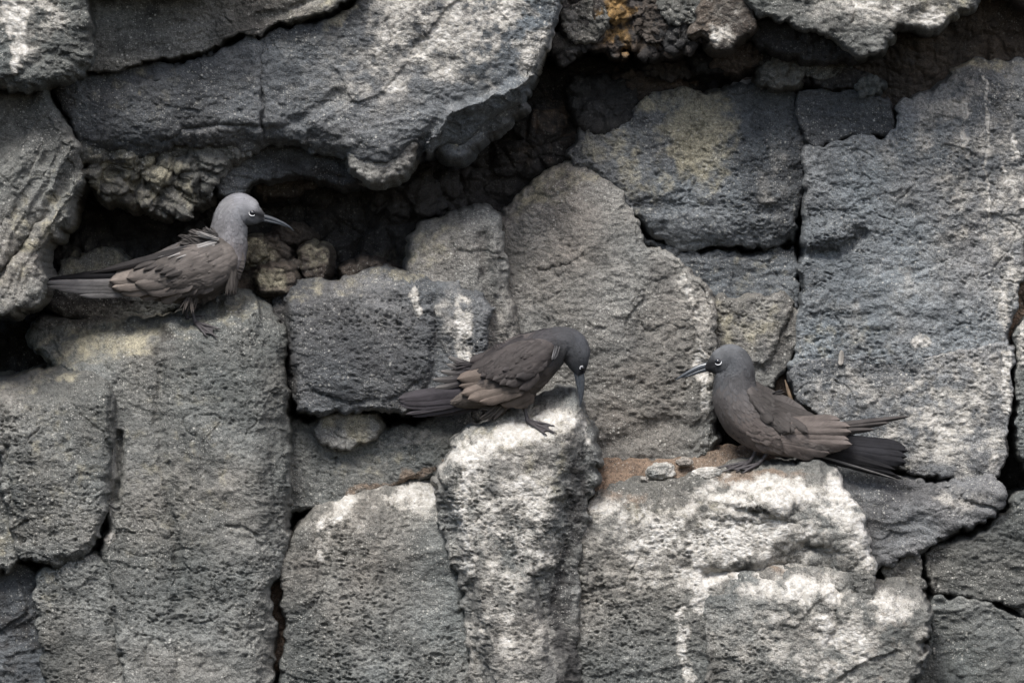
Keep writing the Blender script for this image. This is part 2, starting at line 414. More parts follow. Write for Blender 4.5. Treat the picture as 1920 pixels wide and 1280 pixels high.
# --- upper left
rock('overhang_block', [(40, T0), (470, T0), (455, -70), (380, -26), (150, -26), (60, -70)], -330, M_GREY, r=50, R=70, thick=300, H=5, label='rock above the crack that shades the slab')  # out of view, added to cast shade on the upper slab
rock('boulder', [(B0, T0), (90, T0), (130, -50), (150, 10), (166, 55), (160, 105), (135, 128), (70, 150), (20, 168), (B0, 185)], -300, M_GREY, r=70, R=110, thick=260,
     tex=dict(big=12, mid=5, small=2.4, pits=2.2, facet=5), feats=[('crease', [(20, 150), (90, 105), (140, 95)], 8, 7)],
     stains=dict(g=[('l', [(20, -10), (28, 60), (34, 120)], 12, 1.0), ('l', [(50, 20), (44, 90)], 8, .8), ('e', 60, 30, 90, 90, 0, .42), ('e', 8, 155, 14, 10, 0, .7)]),
     label='rounded boulder with white dropping streaks jutting out at the top of the cliff')
rock('fluted_rock', [(B0, 170), (30, 165), (80, 150), (88, 200), (118, 235), (150, 265), (156, 320), (122, 400), (92, 445), (66, 470), (74, 540), (45, 578), (B0, 590)], -225, M_GREY, r=44, R=90, thick=300,
     tex=dict(big=14, mid=5, small=2.0, pits=1.6, facet=3, strata=(118, 6.5, 40)),
     feats=[('crease', [(150, 300), (90, 390), (30, 470), (-40, 560)], 9, 22), ('step', [(60, 190), (20, 290), (-60, 370)], 20, 14), ('crease', [(0, 420), (60, 350), (100, 260)], 6, 8)],
     stains=dict(o=[('e', 60, 440, 60, 120, 30, .28)]), label='tall rock with diagonal flutes hanging left of the recess')
rock('upper_slab', grow=3.5, poly=[(132, T0), (140, -40), (152, 10), (168, 55), (160, 105), (128, 138), (190, 133), (260, 113), (330, 106), (380, 93), (450, 66), (520, 48), (600, 22), (660, -12), (690, -60), (700, T0)], depth=-205, mat=M_GREY, r=9, R=16, thick=260,
     tilt=(0, 4), tex=dict(big=10, mid=3, small=1.6, pits=1.6, facet=4, strata=(-14, 2.2, 30)),
     feats=[('crease', [(480, 40), (560, 10), (640, -30)], 8, 10)],
     stains=dict(o=[('e', 590, 20, 60, 20, -20, .4)], d=[('e', 270, -10, 130, 45, 0, .45)]), label='dark slab above the long slanting crack')  # dark ellipse paints shade along the top of the slab
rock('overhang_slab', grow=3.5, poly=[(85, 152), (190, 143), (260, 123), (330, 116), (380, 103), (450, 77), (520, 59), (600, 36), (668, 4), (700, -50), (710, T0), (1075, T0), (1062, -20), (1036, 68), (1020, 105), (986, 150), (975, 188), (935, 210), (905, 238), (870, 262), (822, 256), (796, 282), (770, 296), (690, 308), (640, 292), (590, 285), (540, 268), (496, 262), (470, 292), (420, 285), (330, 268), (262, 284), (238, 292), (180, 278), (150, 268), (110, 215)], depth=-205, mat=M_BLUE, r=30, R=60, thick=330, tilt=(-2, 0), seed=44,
     tex=dict(big=12, mid=4, small=1.9, pits=1.9, facet=5),
     feats=[('crack', [(491, 62), (488, 120), (494, 170), (490, 212), (494, 250)], 4, 9), ('step', [(494, 60), (490, 250)], -9, 5),
            ('under', [(85, 250), (262, 255), (330, 236), (490, 232), (560, 232), (640, 262), (720, 300), (800, 240), (840, 210), (900, 178), (990, 140), (1075, 60)], 1.15, 16),
            ('step', [(990, 142), (900, 185), (840, 205), (812, 250)], 34, 9), ('crease', [(505, 236), (560, 225), (640, 178)], 12, 10),
            ('bump', 260, 190, 140, 60, -8, 6), ('crease', [(262, 148), (290, 152), (300, 146)], 3, 3), ('crease', [(490, 236), (420, 232), (340, 240), (300, 262)], 5, 8)],
     stains=dict(g=[('e', 880, 40, 190, 110, -15, .72), ('e', 960, 70, 110, 80, 0, .6), ('e', 735, 165, 26, 12, 0, .8), ('e', 720, 84, 14, 10, 0, .8), ('e', 720, 122, 16, 10, 0, .5), ('e', 800, 110, 230, 110, -12, .33), ('e', 560, 140, 220, 120, 0, .16)],
                 o=[('e', 250, 180, 140, 50, -8, .16), ('e', 640, 25, 50, 14, -25, .4)], d=[('e', 112, 190, 26, 55, -20, .8), ('e', 560, 260, 120, 26, 0, .25)]),  # dark ellipses paint shadow at the left end and shade under the lip
     label='great overhanging slab splashed white along its right edge')
rock('slab_knob', [(652, 285), (660, 262), (700, 246), (750, 248), (778, 268), (772, 296), (740, 318), (700, 337), (668, 326), (650, 306)], -150, M_WARM, r=30, R=60, thick=120,
     tex=dict(big=4, mid=3.5, small=1.8, pits=2.2, facet=4), label='warm grey knob bulging under the lip of the overhanging slab')
rock('slab_lip', [(812, 262), (850, 232), (905, 205), (960, 190), (975, 205), (930, 240), (900, 262), (870, 288), (835, 284)], -110, M_BLUE, r=26, R=46, thick=160,
     stains=dict(g=[('e', 930, 210, 40, 14, -30, .2)], o=[('e', 850, 272, 30, 12, 0, .3)]), label='lower lip of rock tucked under the overhanging slab')
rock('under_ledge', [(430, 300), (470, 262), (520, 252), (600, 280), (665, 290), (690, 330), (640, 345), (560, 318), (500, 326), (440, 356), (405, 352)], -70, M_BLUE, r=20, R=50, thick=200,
     tex=dict(strata=(15, 5, 26), facet=5, pits=1.2), stains=dict(d=[('e', 580, 320, 110, 26, 10, .6)]), label='shaded layered rock below the overhanging slab')  # dark ellipse paints the shade under the slab onto this rock
rock('crumbly_mass', [(150, 272), (200, 272), (262, 275), (330, 246), (420, 240), (492, 240), (478, 272), (440, 300), (405, 345), (372, 378), (318, 412), (290, 398), (235, 388), (205, 372), (180, 350), (160, 310)], -125, M_GREY, r=34, R=80, thick=240,
     warp=(14, 9), tex=dict(big=12, mid=8, small=2.6, facet=10, lumps=(17, 52), pits=2.2), feats=[('under', [(150, 330), (400, 300), (490, 260)], .5, 20), ('crease', [(265, 285), (300, 310), (330, 330)], 10, 22), ('crease', [(210, 330), (270, 345)], 9, 18)],
     stains=dict(o=[('e', 260, 340, 100, 50, 0, .5), ('e', 190, 300, 40, 30, 0, .3)]), label='crumbly lumpy rock hanging above the grey headed bird')

# --- left ledge and the wall below it
LEDGE = [(B0, 735), (60, 715), (150, 690), (240, 660), (300, 640), (400, 610), (470, 592), (520, 600)]
rock('ledge_pillar', grow=4.0, poly=[(40, 640), (60, 600), (130, 585), (240, 592), (300, 592), (325, 582), (400, 560), (455, 545), (492, 560), (512, 590), (528, 650), (540, 720), (545, 800), (541, 900), (534, 960), (522, 1050), (508, 1105), (514, 1200), (508, 1300), (505, T1), (225, T1), (232, 1300), (222, 1150), (196, 1050), (190, 900), (188, 730), (120, 700)], depth=-135, mat=M_GREY, r=34, R=70, thick=260, tilt=(0, -5), tex=dict(big=11, mid=4, small=1.9, pits=3.2, facet=3.5),
     feats=[('ledge', LEDGE, 1.6, 26), ('crease', [(300, 690), (298, 800), (312, 900), (318, 960), (340, 1080), (352, 1120)], 8, 10), ('crease', [(226, 810), (224, 900), (212, 935)], 6, 26),
            ('crease', [(330, 1130), (335, 1240), (320, 1330)], 10, 6), ('bump', 415, 840, 110, 330, 4, 14), ('bump', 320, 600, 26, 30, 0, 26), ('crack', [(425, 985), (460, 990), (490, 1010)], 5, 5), ('crack', [(290, 1150), (330, 1148)], 5, 6), ('step', [(496, T1), (492, 1200), (512, 1050), (505, 900), (514, 720), (488, 600)], 34, 34)],
     stains=dict(o=[('e', 200, 640, 140, 40, -12, .62), ('e', 400, 585, 90, 28, -15, .38), ('e', 330, 880, 160, 200, 0, .12)], g=[('e', 463, 612, 10, 4, 20, 1.0), ('e', 455, 660, 70, 60, 0, .15), ('e', 198, 1002, 14, 12, 0, .8), ('e', 480, 945, 9, 7, 0, .6)],
                 d=[('e', 150, 590, 120, 24, 0, .55), ('e', 310, 640, 22, 30, 0, .5)]),  # wide dark ellipse paints the shadow at the back of the ledge
     label='broad pitted rock pillar with the ledge where the grey headed bird stands')
rock('pitted_block', [(B0, 725), (20, 712), (90, 700), (160, 690), (200, 720), (206, 800), (204, 900), (188, 960), (176, 1010), (140, 1042), (90, 1056), (46, 1050), (30, 1000), (16, 920), (8, 860), (-60, 830), (B0, 820)], -170, M_GREY, r=44, R=80, thick=240,
     tex=dict(big=9, mid=4, small=2, pits=3.4, facet=3), feats=[('ledge', [(B0, 765), (60, 752), (200, 735)], 1.1, 24), ('crease', [(12, 840), (22, 930), (40, 1010)], 10, 14)],
     stains=dict(o=[('e', 40, 700, 120, 26, 0, .35), ('e', 100, 860, 90, 120, 0, .2)]), label='rounded pitted block low on the left beside the ledge pillar')
rock('small_block', [(B0, 820), (2, 840), (18, 930), (30, 1000), (24, 1040), (-10, 1066), (B0, 1066)], -140, M_GREY, r=24, thick=220, tex=dict(pits=2.6), stains=dict(o=[('e', 10, 1010, 25, 40, 0, .4)]), label='small block wedged behind the rounded pitted block')
rock('lower_block', [(72, 1085), (110, 1072), (170, 1052), (200, 1052), (226, 1090), (236, 1200), (240, T1), (110, T1), (92, 1270), (76, 1200)], -140, M_GREY, r=26, R=40, thick=220,
     tex=dict(pits=3.2, facet=4), feats=[('crease', [(232, 1080), (214, 1160), (230, 1260)], 14, 8)], stains=dict(o=[('e', 90, 1110, 20, 40, 0, .3)], g=[('l', [(234, 1240), (235, 1262)], 2.5, .9)]), label='greenish grey block below the curved crack')
rock('dark_block', [(B0, 1062), (20, 1060), (66, 1080), (74, 1140), (84, 1240), (100, 1330), (110, T1), (B0, T1)], -95, M_BLUE, r=22, thick=200, tex=dict(pits=2.0, facet=6, strata=(-20, 3, 40)),
     stains=dict(d=[('e', 30, 1180, 70, 150, 0, .32)]), label='dark block under the small wedged block')

# --- centre
rock('square_block', [(512, 565), (545, 540), (640, 526), (745, 508), (830, 528), (905, 552), (918, 610), (905, 680), (880, 715), (800, 742), (700, 765), (600, 772), (548, 764), (536, 660)], -90, M_BLUE, r=26, R=50, thick=260,
     tex=dict(pits=3.8, facet=3), feats=[('ledge', [(512, 575), (640, 552), (760, 530), (920, 565)], 1.6, 20), ('step', [(534, 540), (545, 660), (556, 780)], 60, 12), ('crease', [(812, 560), (822, 660), (800, 740)], 9, 9), ('knob', 680, 660, 130, 95, -4, 14)],
     stains=dict(g=[('l', [(778, 548), (782, 580)], 8, .6), ('l', [(868, 570), (872, 640), (866, 705)], 18, .62), ('e', 850, 600, 40, 70, 0, .35)], o=[('e', 650, 530, 120, 18, -8, .35), ('e', 760, 515, 60, 14, 0, .4)], d=[('l', [(522, 580), (542, 760)], 14, .6)]),  # dark line paints shade on the narrow left side face
     label='square pitted block behind the tail of the stooping bird')
rock('shoulder_rock', [(752, 500), (772, 450), (800, 420), (840, 398), (905, 388), (928, 402), (940, 450), (938, 520), (955, 600), (960, 660), (905, 660), (880, 560), (800, 520)], -40, M_WARM, r=34, R=70, thick=240,
     tex=dict(pits=2.6, facet=4), feats=[('ledge', [(752, 500), (800, 470), (850, 440), (940, 420)], .9, 24), ('crease', [(905, 440), (912, 520), (930, 580)], 12, 16)],
     stains=dict(o=[('e', 810, 460, 60, 40, -25, .5)], d=[('e', 920, 520, 22, 70, 0, .45)]), label='sloping warm grey shoulder of rock above the square block')
rock('peaked_pillar', [(952, 640), (946, 560), (950, 470), (946, 420), (975, 370), (1020, 325), (1062, 305), (1098, 304), (1128, 332), (1150, 350), (1166, 388), (1198, 425), (1204, 465), (1255, 487), (1275, 512), (1322, 540), (1336, 600), (1340, 690), (1332, 760), (1346, 845), (1300, 855), (1225, 872), (1135, 862), (1090, 900), (960, 900)],
     8, M_WARM, r=20, R=34, thick=260, tilt=(0, -4), tex=dict(big=9, mid=4, small=2.3, pits=3.2, facet=4.5),
     feats=[('ledge', [(946, 440), (1020, 370), (1080, 335), (1130, 350), (1340, 300)], .9, 18), ('crease', [(1010, 505), (1050, 498), (1070, 492)], 4, 6), ('step', [(1272, 480), (1284, 600), (1330, 700)], 14, 10), ('bump', 1120, 560, 130, 210, 0, 14), ('crease', [(1130, 840), (1240, 800), (1330, 800)], 16, 8)],
     stains=dict(g=[('l', [(1272, 508), (1290, 560), (1296, 600)], 9, .7), ('e', 1305, 620, 40, 80, 0, .38), ('l', [(1310, 640), (1316, 720), (1320, 780)], 10, .5), ('e', 1130, 620, 160, 200, 0, .14)], o=[('e', 1020, 340, 80, 40, -40, .5), ('e', 1090, 320, 30, 20, 0, .3)]),
     label='tall peaked pitted pillar between the two lower birds')
rock('strip_rock', [(540, 965), (538, 850), (546, 795), (600, 800), (700, 812), (800, 800), (850, 775), (890, 770), (900, 800), (870, 850), (825, 885), (740, 905), (650, 930), (590, 950)], -25, M_GREY, r=18, R=30, thick=220,
     tex=dict(pits=2.6, facet=5), feats=[('ledge', [(540, 800), (640, 812), (900, 800)], 1.3, 14), ('step', [(845, 900), (850, 860), (890, 800)], 12, 8)], stains=dict(g=[('e', 780, 815, 90, 22, -5, .45), ('e', 660, 860, 100, 40, 0, .2)], o=[('e', 700, 870, 80, 30, -10, .35), ('e', 660, 820, 40, 14, 0, .4)], b=[('l', [(650, 925), (760, 900), (830, 880)], 9, .6)]),
     label='low blue grey rock strip below the dark slot')
rock('front_block', grow=5.0, poly=[(536, 1110), (530, 1060), (548, 1000), (590, 955), (650, 930), (740, 912), (815, 896), (835, 905), (850, 980), (866, 1060), (882, 1150), (892, 1260), (896, T1), (520, T1), (526, 1200)], depth=-95, mat=M_GREY, r=36, R=70, thick=240,
     tex=dict(pits=3.8, facet=4, big=10), feats=[('ledge', [(530, 1010), (600, 985), (700, 962), (850, 955)], 1.0, 26), ('crease', [(600, 1010), (612, 1080), (590, 1140)], 16, 8)],
     stains=dict(g=[('e', 720, 930, 110, 34, -10, .66), ('l', [(640, 955), (608, 990), (600, 1040)], 16, .5), ('e', 790, 930, 60, 40, 0, .5), ('e', 660, 980, 90, 50, -20, .3)], o=[('e', 790, 920, 40, 20, 0, .3)]),
     label='pitted block with a whitened top beside the perch pillar')
rock('perch_pillar', [(822, 905), (838, 865), (872, 818), (905, 798), (950, 778), (1000, 762), (1045, 736), (1074, 742), (1094, 778), (1108, 812), (1116, 860), (1112, 920), (1100, 970), (1088, 1010), (1084, 1100), (1086, T1), (892, T1), (880, 1150), (862, 1060), (840, 985)], -185, M_WARM, r=26, R=46, thick=300,
     tex=dict(big=9, mid=5, small=2.2, pits=3.0, facet=5), feats=[('ledge', [(820, 900), (860, 862), (930, 838), (1010, 816), (1080, 800), (1116, 840)], 1.4, 18), ('step', [(1096, 780), (1075, 880), (1040, 1000), (1010, 1130), (1060, 1290), (1070, T1)][::-1], 52, 34), ('crease', [(1000, 1080), (1016, 1160), (1040, 1260)], 9, 10),
            ('step', [(834, 920), (862, 1010), (886, 1130), (930, 1300), (940, T1)], 52, 20)],
     stains=dict(g=[('e', 940, 960, 110, 190, 0, .55), ('e', 940, 1180, 70, 120, 0, .5), ('e', 900, 850, 90, 46, -20, .85), ('e', 1010, 800, 90, 40, -15, .72), ('l', [(870, 890), (872, 960)], 12, 1.0), ('l', [(852, 950), (872, 1020), (890, 1100)], 11, .85), ('l', [(1092, 790), (1104, 830)], 5, .7), ('e', 940, 1100, 50, 70, 0, .5), ('e', 950, 920, 110, 110, 0, .35), ('e', 900, 1180, 50, 60, 0, .35)],
                 o=[('e', 980, 810, 110, 34, -12, .5), ('e', 1040, 900, 50, 60, 0, .3)], d=[('l', [(1095, 860), (1075, 980), (1045, 1080), (1060, 1280)], 20, .45), ('e', 960, 980, 60, 50, 0, .35), ('e', 950, 1190, 60, 30, 0, .35)]),  # dark line paints shade down the right side face
     label='tall dropping streaked pillar on which the stooping bird stands')

# --- upper right
rock('patched_block', grow=3.5, poly=[(1058, 300), (1080, 250), (1120, 225), (1185, 235), (1200, 185), (1262, 168), (1340, 178), (1400, 158), (1480, 158), (1503, 200), (1514, 300), (1503, 380), (1497, 440), (1455, 468), (1380, 462), (1300, 472), (1225, 448), (1190, 410), (1160, 370), (1130, 330)], depth=55, mat=M_BLUE, r=24, R=44, thick=200,
     tex=dict(big=11, mid=4, small=2, pits=2.6, facet=5), feats=[('step', [(1200, 180), (1230, 260), (1280, 350), (1500, 350)], -8, 24), ('under', [(1058, 420), (1300, 420), (1500, 420)], .8, 20), ('bump', 1400, 300, 120, 120, 0, 14), ('crease', [(1190, 390), (1300, 385), (1490, 400)], 14, 4)],
     stains=dict(o=[('e', 1305, 250, 62, 90, 0, .95), ('e', 1230, 200, 50, 30, 0, .6), ('e', 1130, 270, 70, 40, 30, .4), ('e', 1200, 330, 90, 60, 20, .3)], d=[('e', 1100, 350, 60, 30, 40, .4), ('e', 1290, 180, 60, 12, 0, .3)], g=[('e', 1450, 330, 40, 90, 0, .22)]),
     label='blue grey block with a pale yellow patch below the dark rubble')
rock('mid_block', grow=3.5, poly=[(1195, 445), (1230, 456), (1300, 480), (1380, 472), (1460, 476), (1492, 468), (1497, 560), (1486, 640), (1470, 690), (1430, 640), (1380, 600), (1340, 560), (1290, 520), (1255, 485)], depth=85, mat=M_BLUE, r=16, R=30, thick=160,
     tex=dict(big=9, mid=5, pits=1.8, facet=6, strata=(0, 3.5, 34)), stains=dict(o=[('e', 1420, 520, 80, 60, 0, .22)]), label='dark layered block under the yellow patched block')
rock('greenish_block', [(1338, 565), (1400, 572), (1490, 560), (1488, 640), (1476, 680), (1462, 705), (1440, 745), (1400, 760), (1345, 720), (1340, 640)], 45, M_WARM, r=14, R=24, thick=120,
     tex=dict(pits=2.4, facet=4), feats=[('step', [(1340, 680), (1430, 690), (1450, 650)], 12, 8)], stains=dict(o=[('e', 1400, 610, 80, 50, 0, .4)], d=[('e', 1470, 640, 24, 60, 0, .5)]), label='pale greenish block behind the head of the left facing bird')
rock('cap_block', grow=3.5, poly=[(1507, 170), (1530, 160), (1560, 172), (1640, 178), (1674, 196), (1670, 250), (1620, 250), (1595, 246), (1560, 264), (1518, 266), (1510, 220)], depth=20, mat=M_BLUE, r=12, R=18, thick=160, tex=dict(pits=1.4, facet=4), label='small dark block capping the great wall beside the vertical crack')
rock('great_wall', grow=4, poly=[(1512, 275), (1560, 272), (1598, 255), (1655, 260), (1684, 242), (1686, 195), (1740, 176), (1770, 140), (1820, 118), (1890, 112), (B1, 108), (B1, 380), (1935, 400), (1920, 470), (1914, 540), (1898, 610), (1890, 660), (1700, 680), (1482, 700), (1492, 650), (1506, 560), (1507, 420), (1516, 330)], depth=12, mat=M_WALL, r=15, R=26, thick=220, tilt=(-1, 3),
     tex=dict(big=8, mid=3, small=2.0, pits=2.6, facet=4.5), feats=[('ledge', [(1510, 230), (1680, 215), (1800, 150), (B1, 135)], .8, 16), ('step', [(1505, 470), (1560, 455), (1640, 430), (1780, 450), (1900, 400)][::-1], -5, 20), ('step', [(B1, 560), (1800, 545), (1640, 520), (1500, 560)], 6, 16), ('bump', 1550, 440, 46, 40, 0, 18), ('crease', [(1500, 480), (1570, 475), (1620, 440)], 7, 14), ('crease', [(1500, 600), (1650, 590), (1760, 600)], 10, 3)],
     stains=dict(g=[('l', [(1848, 150), (1846, 330), (1848, 430)], 3, 1.0), ('l', [(1806, 205), (1808, 300)], 5, .62), ('l', [(1898, 250), (1905, 295)], 5, .9), ('l', [(1884, 320), (1886, 345)], 3, .8), ('e', 1880, 400, 110, 90, 0, .5), ('e', 1800, 270, 160, 150, 0, .34), ('e', 1780, 500, 160, 110, 0, .24), ('e', 1640, 220, 50, 30, 0, .3), ('e', 1898, 560, 30, 90, 0, .55), ('e', 1600, 610, 130, 60, 0, .25), ('e', 1724, 640, 12, 12, 0, 1.0)],
                 o=[('e', 1860, 125, 100, 16, 0, .6), ('e', 1570, 640, 120, 40, 0, .2)]),
     label='great speckled wall block streaked white right of the vertical crack')
rock('lower_wall', grow=9, poly=[(1484, 690), (1560, 676), (1660, 680), (1780, 668), (1888, 648), (1894, 700), (1882, 800), (1878, 880), (1840, 892), (1740, 890), (1700, 870), (1640, 850), (1560, 800), (1520, 770), (1492, 740)], depth=14, mat=M_WALL, r=8, R=12, thick=200, tilt=(0, -3),
     tex=dict(big=9, mid=3.5, small=2.1, pits=2.0, facet=4), feats=[('crease', [(1576, 690), (1568, 740), (1560, 790)], 5, 5)],
     stains=dict(g=[('e', 1780, 770, 130, 120, 0, .52), ('l', [(1890, 660), (1884, 760)], 8, .9), ('e', 1712, 720, 22, 12, -20, .9), ('e', 1745, 735, 18, 14, 0, .7), ('e', 1820, 840, 70, 50, 0, .6), ('e', 1600, 740, 110, 60, 0, .35), ('e', 1830, 690, 10, 8, 0, .9)], d=[('e', 1640, 850, 90, 12, 20, .5)]),
     label='pale bluish wall block behind the tail of the left facing bird')
rock('wedge_block', grow=3.5, poly=[(1540, 880), (1600, 872), (1700, 900), (1800, 902), (1876, 898), (1884, 930), (1866, 965), (1830, 985), (1760, 1008), (1700, 1040), (1646, 1058), (1600, 1050), (1560, 980)], depth=-15, mat=M_BLUE, r=22, R=44, thick=200,
     tex=dict(big=9, mid=5, pits=1.8, facet=6, strata=(8, 3.5, 34)), feats=[('ledge', [(1540, 920), (1700, 935), (1880, 915)], 1.0, 18), ('crease', [(1600, 900), (1720, 925), (1880, 950)], 10, 8)], stains=dict(g=[('e', 1790, 930, 70, 20, 8, .32)], d=[('e', 1620, 960, 60, 60, 0, .3)]), label='wedge of dark rock under the pale bluish wall block')
rock('small_square_block', grow=3.5, poly=[(1648, 1066), (1690, 1046), (1726, 1036), (1732, 1075), (1728, 1104), (1690, 1108), (1650, 1096)], depth=5, mat=M_GREY, r=12, R=20, thick=140, tex=dict(pits=2), label='small square block in the joint below the wedge')
rock('side_block', grow=3.5, poly=[(1744, 1034), (1800, 1012), (1850, 994), (1888, 960), (1910, 920), (B1, 890), (B1, 1200), (1960, 1160), (1900, 1140), (1850, 1118), (1800, 1108), (1756, 1112), (1742, 1090)], depth=0, mat=M_GREY, r=16, R=26, thick=160, tex=dict(pits=1.6, facet=4, strata=(12, 2, 30)), label='smooth grey block right of the small square block')
rock('corner_block', grow=3.5, poly=[(1690, T1), (1704, 1290), (1738, 1200), (1745, 1122), (1800, 1120), (1850, 1130), (1900, 1152), (1960, 1174), (B1, 1210), (B1, T1)], depth=5, mat=M_GREY, r=16, R=28, thick=160, tex=dict(pits=2.0, facet=4, strata=(-20, 2.4, 36)), label='dark grey block below the curved joint at the lower right')
rock('edge_rock', grow=2.0, poly=[(1902, 700), (1912, 610), (1935, 590), (B1, 580), (B1, 880), (1930, 890), (1912, 860), (1906, 780)], depth=20, mat=M_GREY, r=18, R=36, thick=160, stains=dict(g=[('e', 1915, 640, 14, 60, 0, .6)]), label='rock edge beyond the shadowed vertical joint')
rock('edge_rock', grow=2.0, poly=[(1908, 570), (1916, 500), (1940, 470), (B1, 460), (B1, 570), (1930, 578)], depth=60, mat=M_BROWN, r=14, R=24, thick=120, stains=dict(b=[('e', 1915, 530, 24, 40, 0, .8)]), label='brown earthy rock in the joint beside the great wall')

rock('earth_fill', [(508, 1060), (536, 1050), (538, 1120), (530, 1210), (516, 1260), (506, 1200)], -40, M_SOIL, r=8, R=10, thick=60, tex=dict(big=3, mid=3, facet=3, lumps=(3, 16), pits=.6), label='brown earth packed in the crack beside the ledge pillar')
rock('earth_fill', [(1895, 560), (1915, 480), (1930, 480), (1930, 640), (1900, 660)], 70, M_SOIL, r=8, R=10, thick=60, tex=dict(big=3, mid=3, facet=3, lumps=(3, 16), pits=.6), label='brown earth packed in the joint at the end of the great wall')

# rubble band and upper-right overhang
rock('rubble_rock', [(1056, T0), (1330, T0), (1335, 0), (1320, 60), (1280, 90), (1210, 100), (1160, 90), (1090, 70), (1060, 110), (1030, 105), (1044, 60), (1066, 0)], -70, M_DARK_SHADED, r=26, R=50, thick=240, warp=(12, 8),
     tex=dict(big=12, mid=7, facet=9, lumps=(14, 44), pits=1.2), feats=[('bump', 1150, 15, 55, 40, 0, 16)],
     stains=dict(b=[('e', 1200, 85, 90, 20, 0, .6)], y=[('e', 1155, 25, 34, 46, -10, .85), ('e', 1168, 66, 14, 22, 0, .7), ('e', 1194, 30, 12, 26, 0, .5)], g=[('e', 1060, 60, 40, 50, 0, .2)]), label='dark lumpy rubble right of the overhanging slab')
rock('pinkish_boulder', [(1326, -20), (1345, -40), (1385, -20), (1408, 20), (1416, 60), (1396, 76), (1360, 88), (1338, 86), (1334, 68), (1300, 76), (1310, 40)], -120, M_BROWN, r=24, R=50, thick=120, tex=dict(facet=6, pits=1.4), stains=dict(g=[('e', 1352, 66, 28, 16, 0, .5), ('e', 1370, 20, 40, 30, 0, .25)]), label='pinkish brown boulder hanging over the recess')
rock('top_slab', [(1400, T0), (1396, -20), (1420, 28), (1470, 34), (1520, 48), (1562, 52), (1590, 76), (1622, 90), (1650, 80), (1668, 56), (1690, 36), (1730, 48), (1762, 50), (1780, 22), (1830, -6), (1850, T0)], -150, M_GREY, r=24, R=46, thick=260,
     tex=dict(big=10, mid=6, facet=6, pits=1.8), stains=dict(g=[('e', 1640, 10, 110, 36, 0, .55), ('e', 1750, 36, 40, 20, 0, .55), ('e', 1540, 30, 60, 16, 0, .3)], o=[('e', 1780, 10, 60, 30, 0, .4)]), feats=[('crack', [(1600, -20), (1606, 30), (1600, 44)], 6, 8)], label='light topped slab roofing the right hand recess')
rock('roof_underside', [(1410, 40), (1480, 48), (1560, 62), (1600, 92), (1580, 112), (1520, 100), (1470, 92), (1420, 80)], -70, M_DARK_SHADED, r=14, R=30, thick=140, tex=dict(lumps=(8, 36), facet=5, pits=1), label='shadowed rock layer beneath the light topped slab')
rock('brown_recess', [(1560, 190), (1600, 110), (1680, 60), (1780, 20), (1850, -20), (B1, -40), (B1, 130), (1900, 122), (1800, 134), (1770, 165), (1700, 190), (1640, 200)], 75, M_BROWN, r=20, R=40, thick=160, tex=dict(big=14, mid=6, facet=6, lumps=(8, 40), pits=1), feats=[('ledge', [(1560, 180), (1740, 150), (B1, 100)], -.4, 20)], stains=dict(g=[('e', 1650, 165, 60, 20, 0, .15)], d=[('e', 1700, 90, 120, 30, -20, .3)]), label='brown earthy recess under the light topped slab')
rock('corner_rock', [(1800, T0), (1836, -30), (1880, -10), (1925, 8), (B1, 20), (B1, T0)], -60, M_BROWN, r=20, R=40, thick=160, stains=dict(g=[('e', 1830, -10, 50, 20, 0, .4)]), label='brown rock at the end of the light topped slab')
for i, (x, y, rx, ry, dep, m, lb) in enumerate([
        (1330, 110, 46, 26, 20, M_DARK_SHADED, 'dark rubble stone wedged above the yellow patched block'),
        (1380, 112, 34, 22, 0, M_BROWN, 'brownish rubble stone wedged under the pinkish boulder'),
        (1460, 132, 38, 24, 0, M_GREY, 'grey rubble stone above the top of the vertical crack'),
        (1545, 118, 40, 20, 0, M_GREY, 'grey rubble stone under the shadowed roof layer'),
        (1510, 128, 20, 24, 15, M_DARK_SHADED, 'narrow dark rubble stone beside the vertical crack'),
        (1570, 150, 46, 18, 5, M_DARK_SHADED, 'flat dark rubble stone above the cap block'),
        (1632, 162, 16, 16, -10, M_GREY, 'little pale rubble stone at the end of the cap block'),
        (1260, 120, 50, 34, 60, M_DARK_SHADED, 'dark rubble stone at the end of the deep recess'),
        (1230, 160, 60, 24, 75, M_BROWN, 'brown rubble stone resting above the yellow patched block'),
        (1440, 95, 50, 20, 10, M_DARK_SHADED, 'dark rubble stone under the roof of the right hand recess'),
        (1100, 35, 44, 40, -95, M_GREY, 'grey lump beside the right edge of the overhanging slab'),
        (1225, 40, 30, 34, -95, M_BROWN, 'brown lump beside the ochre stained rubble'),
        (1270, 55, 36, 28, -80, M_DARK_SHADED, 'dark lump between the ochre stain and the pinkish boulder'),
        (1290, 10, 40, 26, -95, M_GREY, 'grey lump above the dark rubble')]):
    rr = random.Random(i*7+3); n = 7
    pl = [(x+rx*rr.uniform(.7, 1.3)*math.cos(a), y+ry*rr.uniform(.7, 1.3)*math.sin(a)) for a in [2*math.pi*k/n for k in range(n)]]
    rock('rubble_stone', pl, dep, m, r=min(rx, ry)*.5, R=min(rx, ry)*1.0, thick=90, warp=(9, 8), seed=300+i, tex=dict(big=8, mid=6, facet=16, lumps=(6, 20), pits=1.6), label=lb)

